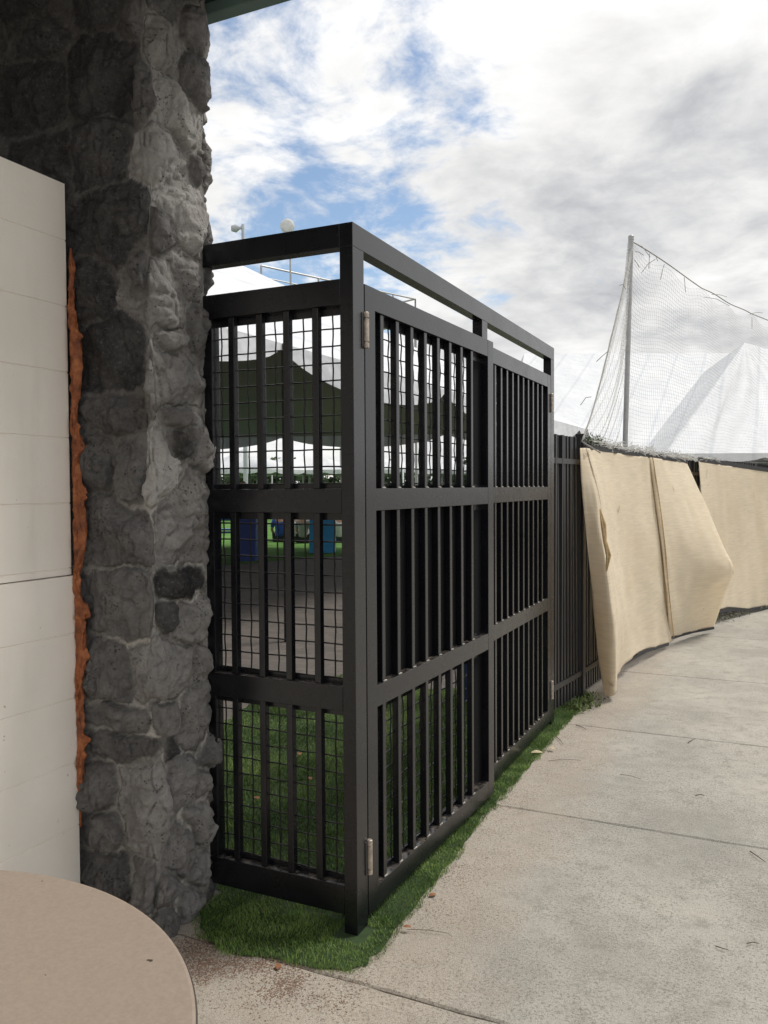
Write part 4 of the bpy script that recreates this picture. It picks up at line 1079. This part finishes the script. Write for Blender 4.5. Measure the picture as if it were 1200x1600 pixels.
# grit and mulch crumbs: countless
def crumbs(n, fn, smin, smax):
    P = fn(n); n = len(P); sc = rng.uniform(smin, smax, n); base = np.array([[1, 0, 0], [-.5, .87, 0], [-.5, -.87, 0], [0, 0, .9]])
    a = rng.uniform(0, 6.28, n); ca, sa = np.cos(a), np.sin(a); st = rng.uniform(.5, 1.4, n)
    V = np.empty((n, 4, 3))
    for k in range(4):
        x = base[k, 0]*sc*st; y = base[k, 1]*sc
        V[:, k, 0] = P[:, 0]+ca*x-sa*y; V[:, k, 1] = P[:, 1]+sa*x+ca*y; V[:, k, 2] = .0008+base[k, 2]*sc*.7
    b = np.arange(n)[:, None]*4; T = np.concatenate([b+np.array([f]) for f in ((0, 1, 3), (1, 2, 3), (2, 0, 3))])
    return V.reshape(-1, 3), T
def near_edge(n):
    seg = np.array(outer_xy); i = rng.integers(1, len(seg)-1, n); t = rng.random(n)[:, None]; p = seg[i]*(1-t)+seg[i+1 if False else np.minimum(i+1, len(seg)-1)]*t
    off = np.abs(rng.normal(0, .10, n))[:, None]*np.where(p[:, :1] > -.1, 1, 1); nrm = np.where((p[:, 1:2] < .1), np.array([[.15, -1.0]]), np.array([[1.0, -.1]]))
    p = p+nrm*off; k = vnoise(p[:, 0]*7, p[:, 1]*7, 2)+rng.normal(0, .35, n) > -.05; return p[k]
def corner(n):
    c = gnd(345, 1500); p = np.stack([rng.normal(c.x, .16, n), rng.normal(c.y, .09, n)], 1); k = (vnoise(p[:, 0]*11, p[:, 1]*11, 5)+rng.normal(0, .3, n) > -.1); return p[k]
def corner2(n):
    c = gnd(430, 1530); p = np.stack([rng.normal(c.x, .13, n), rng.normal(c.y, .06, n)], 1); k = (vnoise(p[:, 0]*14, p[:, 1]*14, 5)+rng.normal(0, .2, n) > .1); return p[k]
for nm, m, lst in (('grit', GRIT, [(9000, near_edge, .0009, .003), (6000, corner, .001, .0045), (2600, corner2, .001, .004)]), ('pale_grit', GRITL, [(2200, near_edge, .0008, .0026), (500, corner, .001, .003)])):
    Vs = []; Ts = []; nb = 0
    for n_, f_, a_, b_ in lst:
        v_, t_ = crumbs(n_, f_, a_, b_); Vs.append(v_); Ts.append(t_+nb); nb += len(v_)
    tag(np_mesh(nm, np.concatenate(Vs), np.concatenate(Ts), m, smooth=False), kind='stuff')
# soil patch at the pillar foot
cpt = gnd(330, 1500)
# weeds at the fence foot and by the corner of the fence top
def weeds(name, n, fn, size, col, kind='stuff'):
    hv = []; hf = []
    for k in range(n):
        q = fn(); a = random.uniform(0, 6.28); b = Vector((math.cos(a), math.sin(a), random.uniform(-.3, .3)))*size*random.uniform(.4, 1); e = Vector((random.uniform(-1, 1), random.uniform(-1, 1), random.uniform(.3, 1.4))).normalized()*size*random.uniform(.6, 1.6)
        n0 = len(hv); hv += [q-b*.4, q+b*.4, q+e]; hf.append((n0, n0+1, n0+2))
    mb = MB(); mb.add(hv, hf); return tag(mb.build(name, plain(name+' leaf', col, .8, var=.4, scale=30)), kind=kind)
def wf():
    s = random.uniform(4.6, 9.0); p, zt, d = fence_at(s); nr = Vector((d.y, -d.x, 0)); q = p+nr*random.gauss(.05, .05); return Vector((q.x, q.y, random.uniform(.0, .06)))
weeds('weeds', 1100, wf, .03, (.15, .15, .10))
def wf2():
    s = random.uniform(.25, .7); p, zt, d = fence_at(s); nr = Vector((d.y, -d.x, 0)); q = p+nr*random.gauss(.05, .05); return Vector((q.x, q.y, random.uniform(.0, .05)))
weeds('grass_tufts', 420, wf2, .028, (.12, .16, .05))
vine = weeds('vine', 260, lambda: (lambda q: Vector((q[0].x+random.gauss(.02, .03), q[0].y+random.gauss(0, .03), q[1]-.01+random.gauss(0, .02))))(fence_at(random.uniform(.62, .95))), .022, (.05, .08, .03))
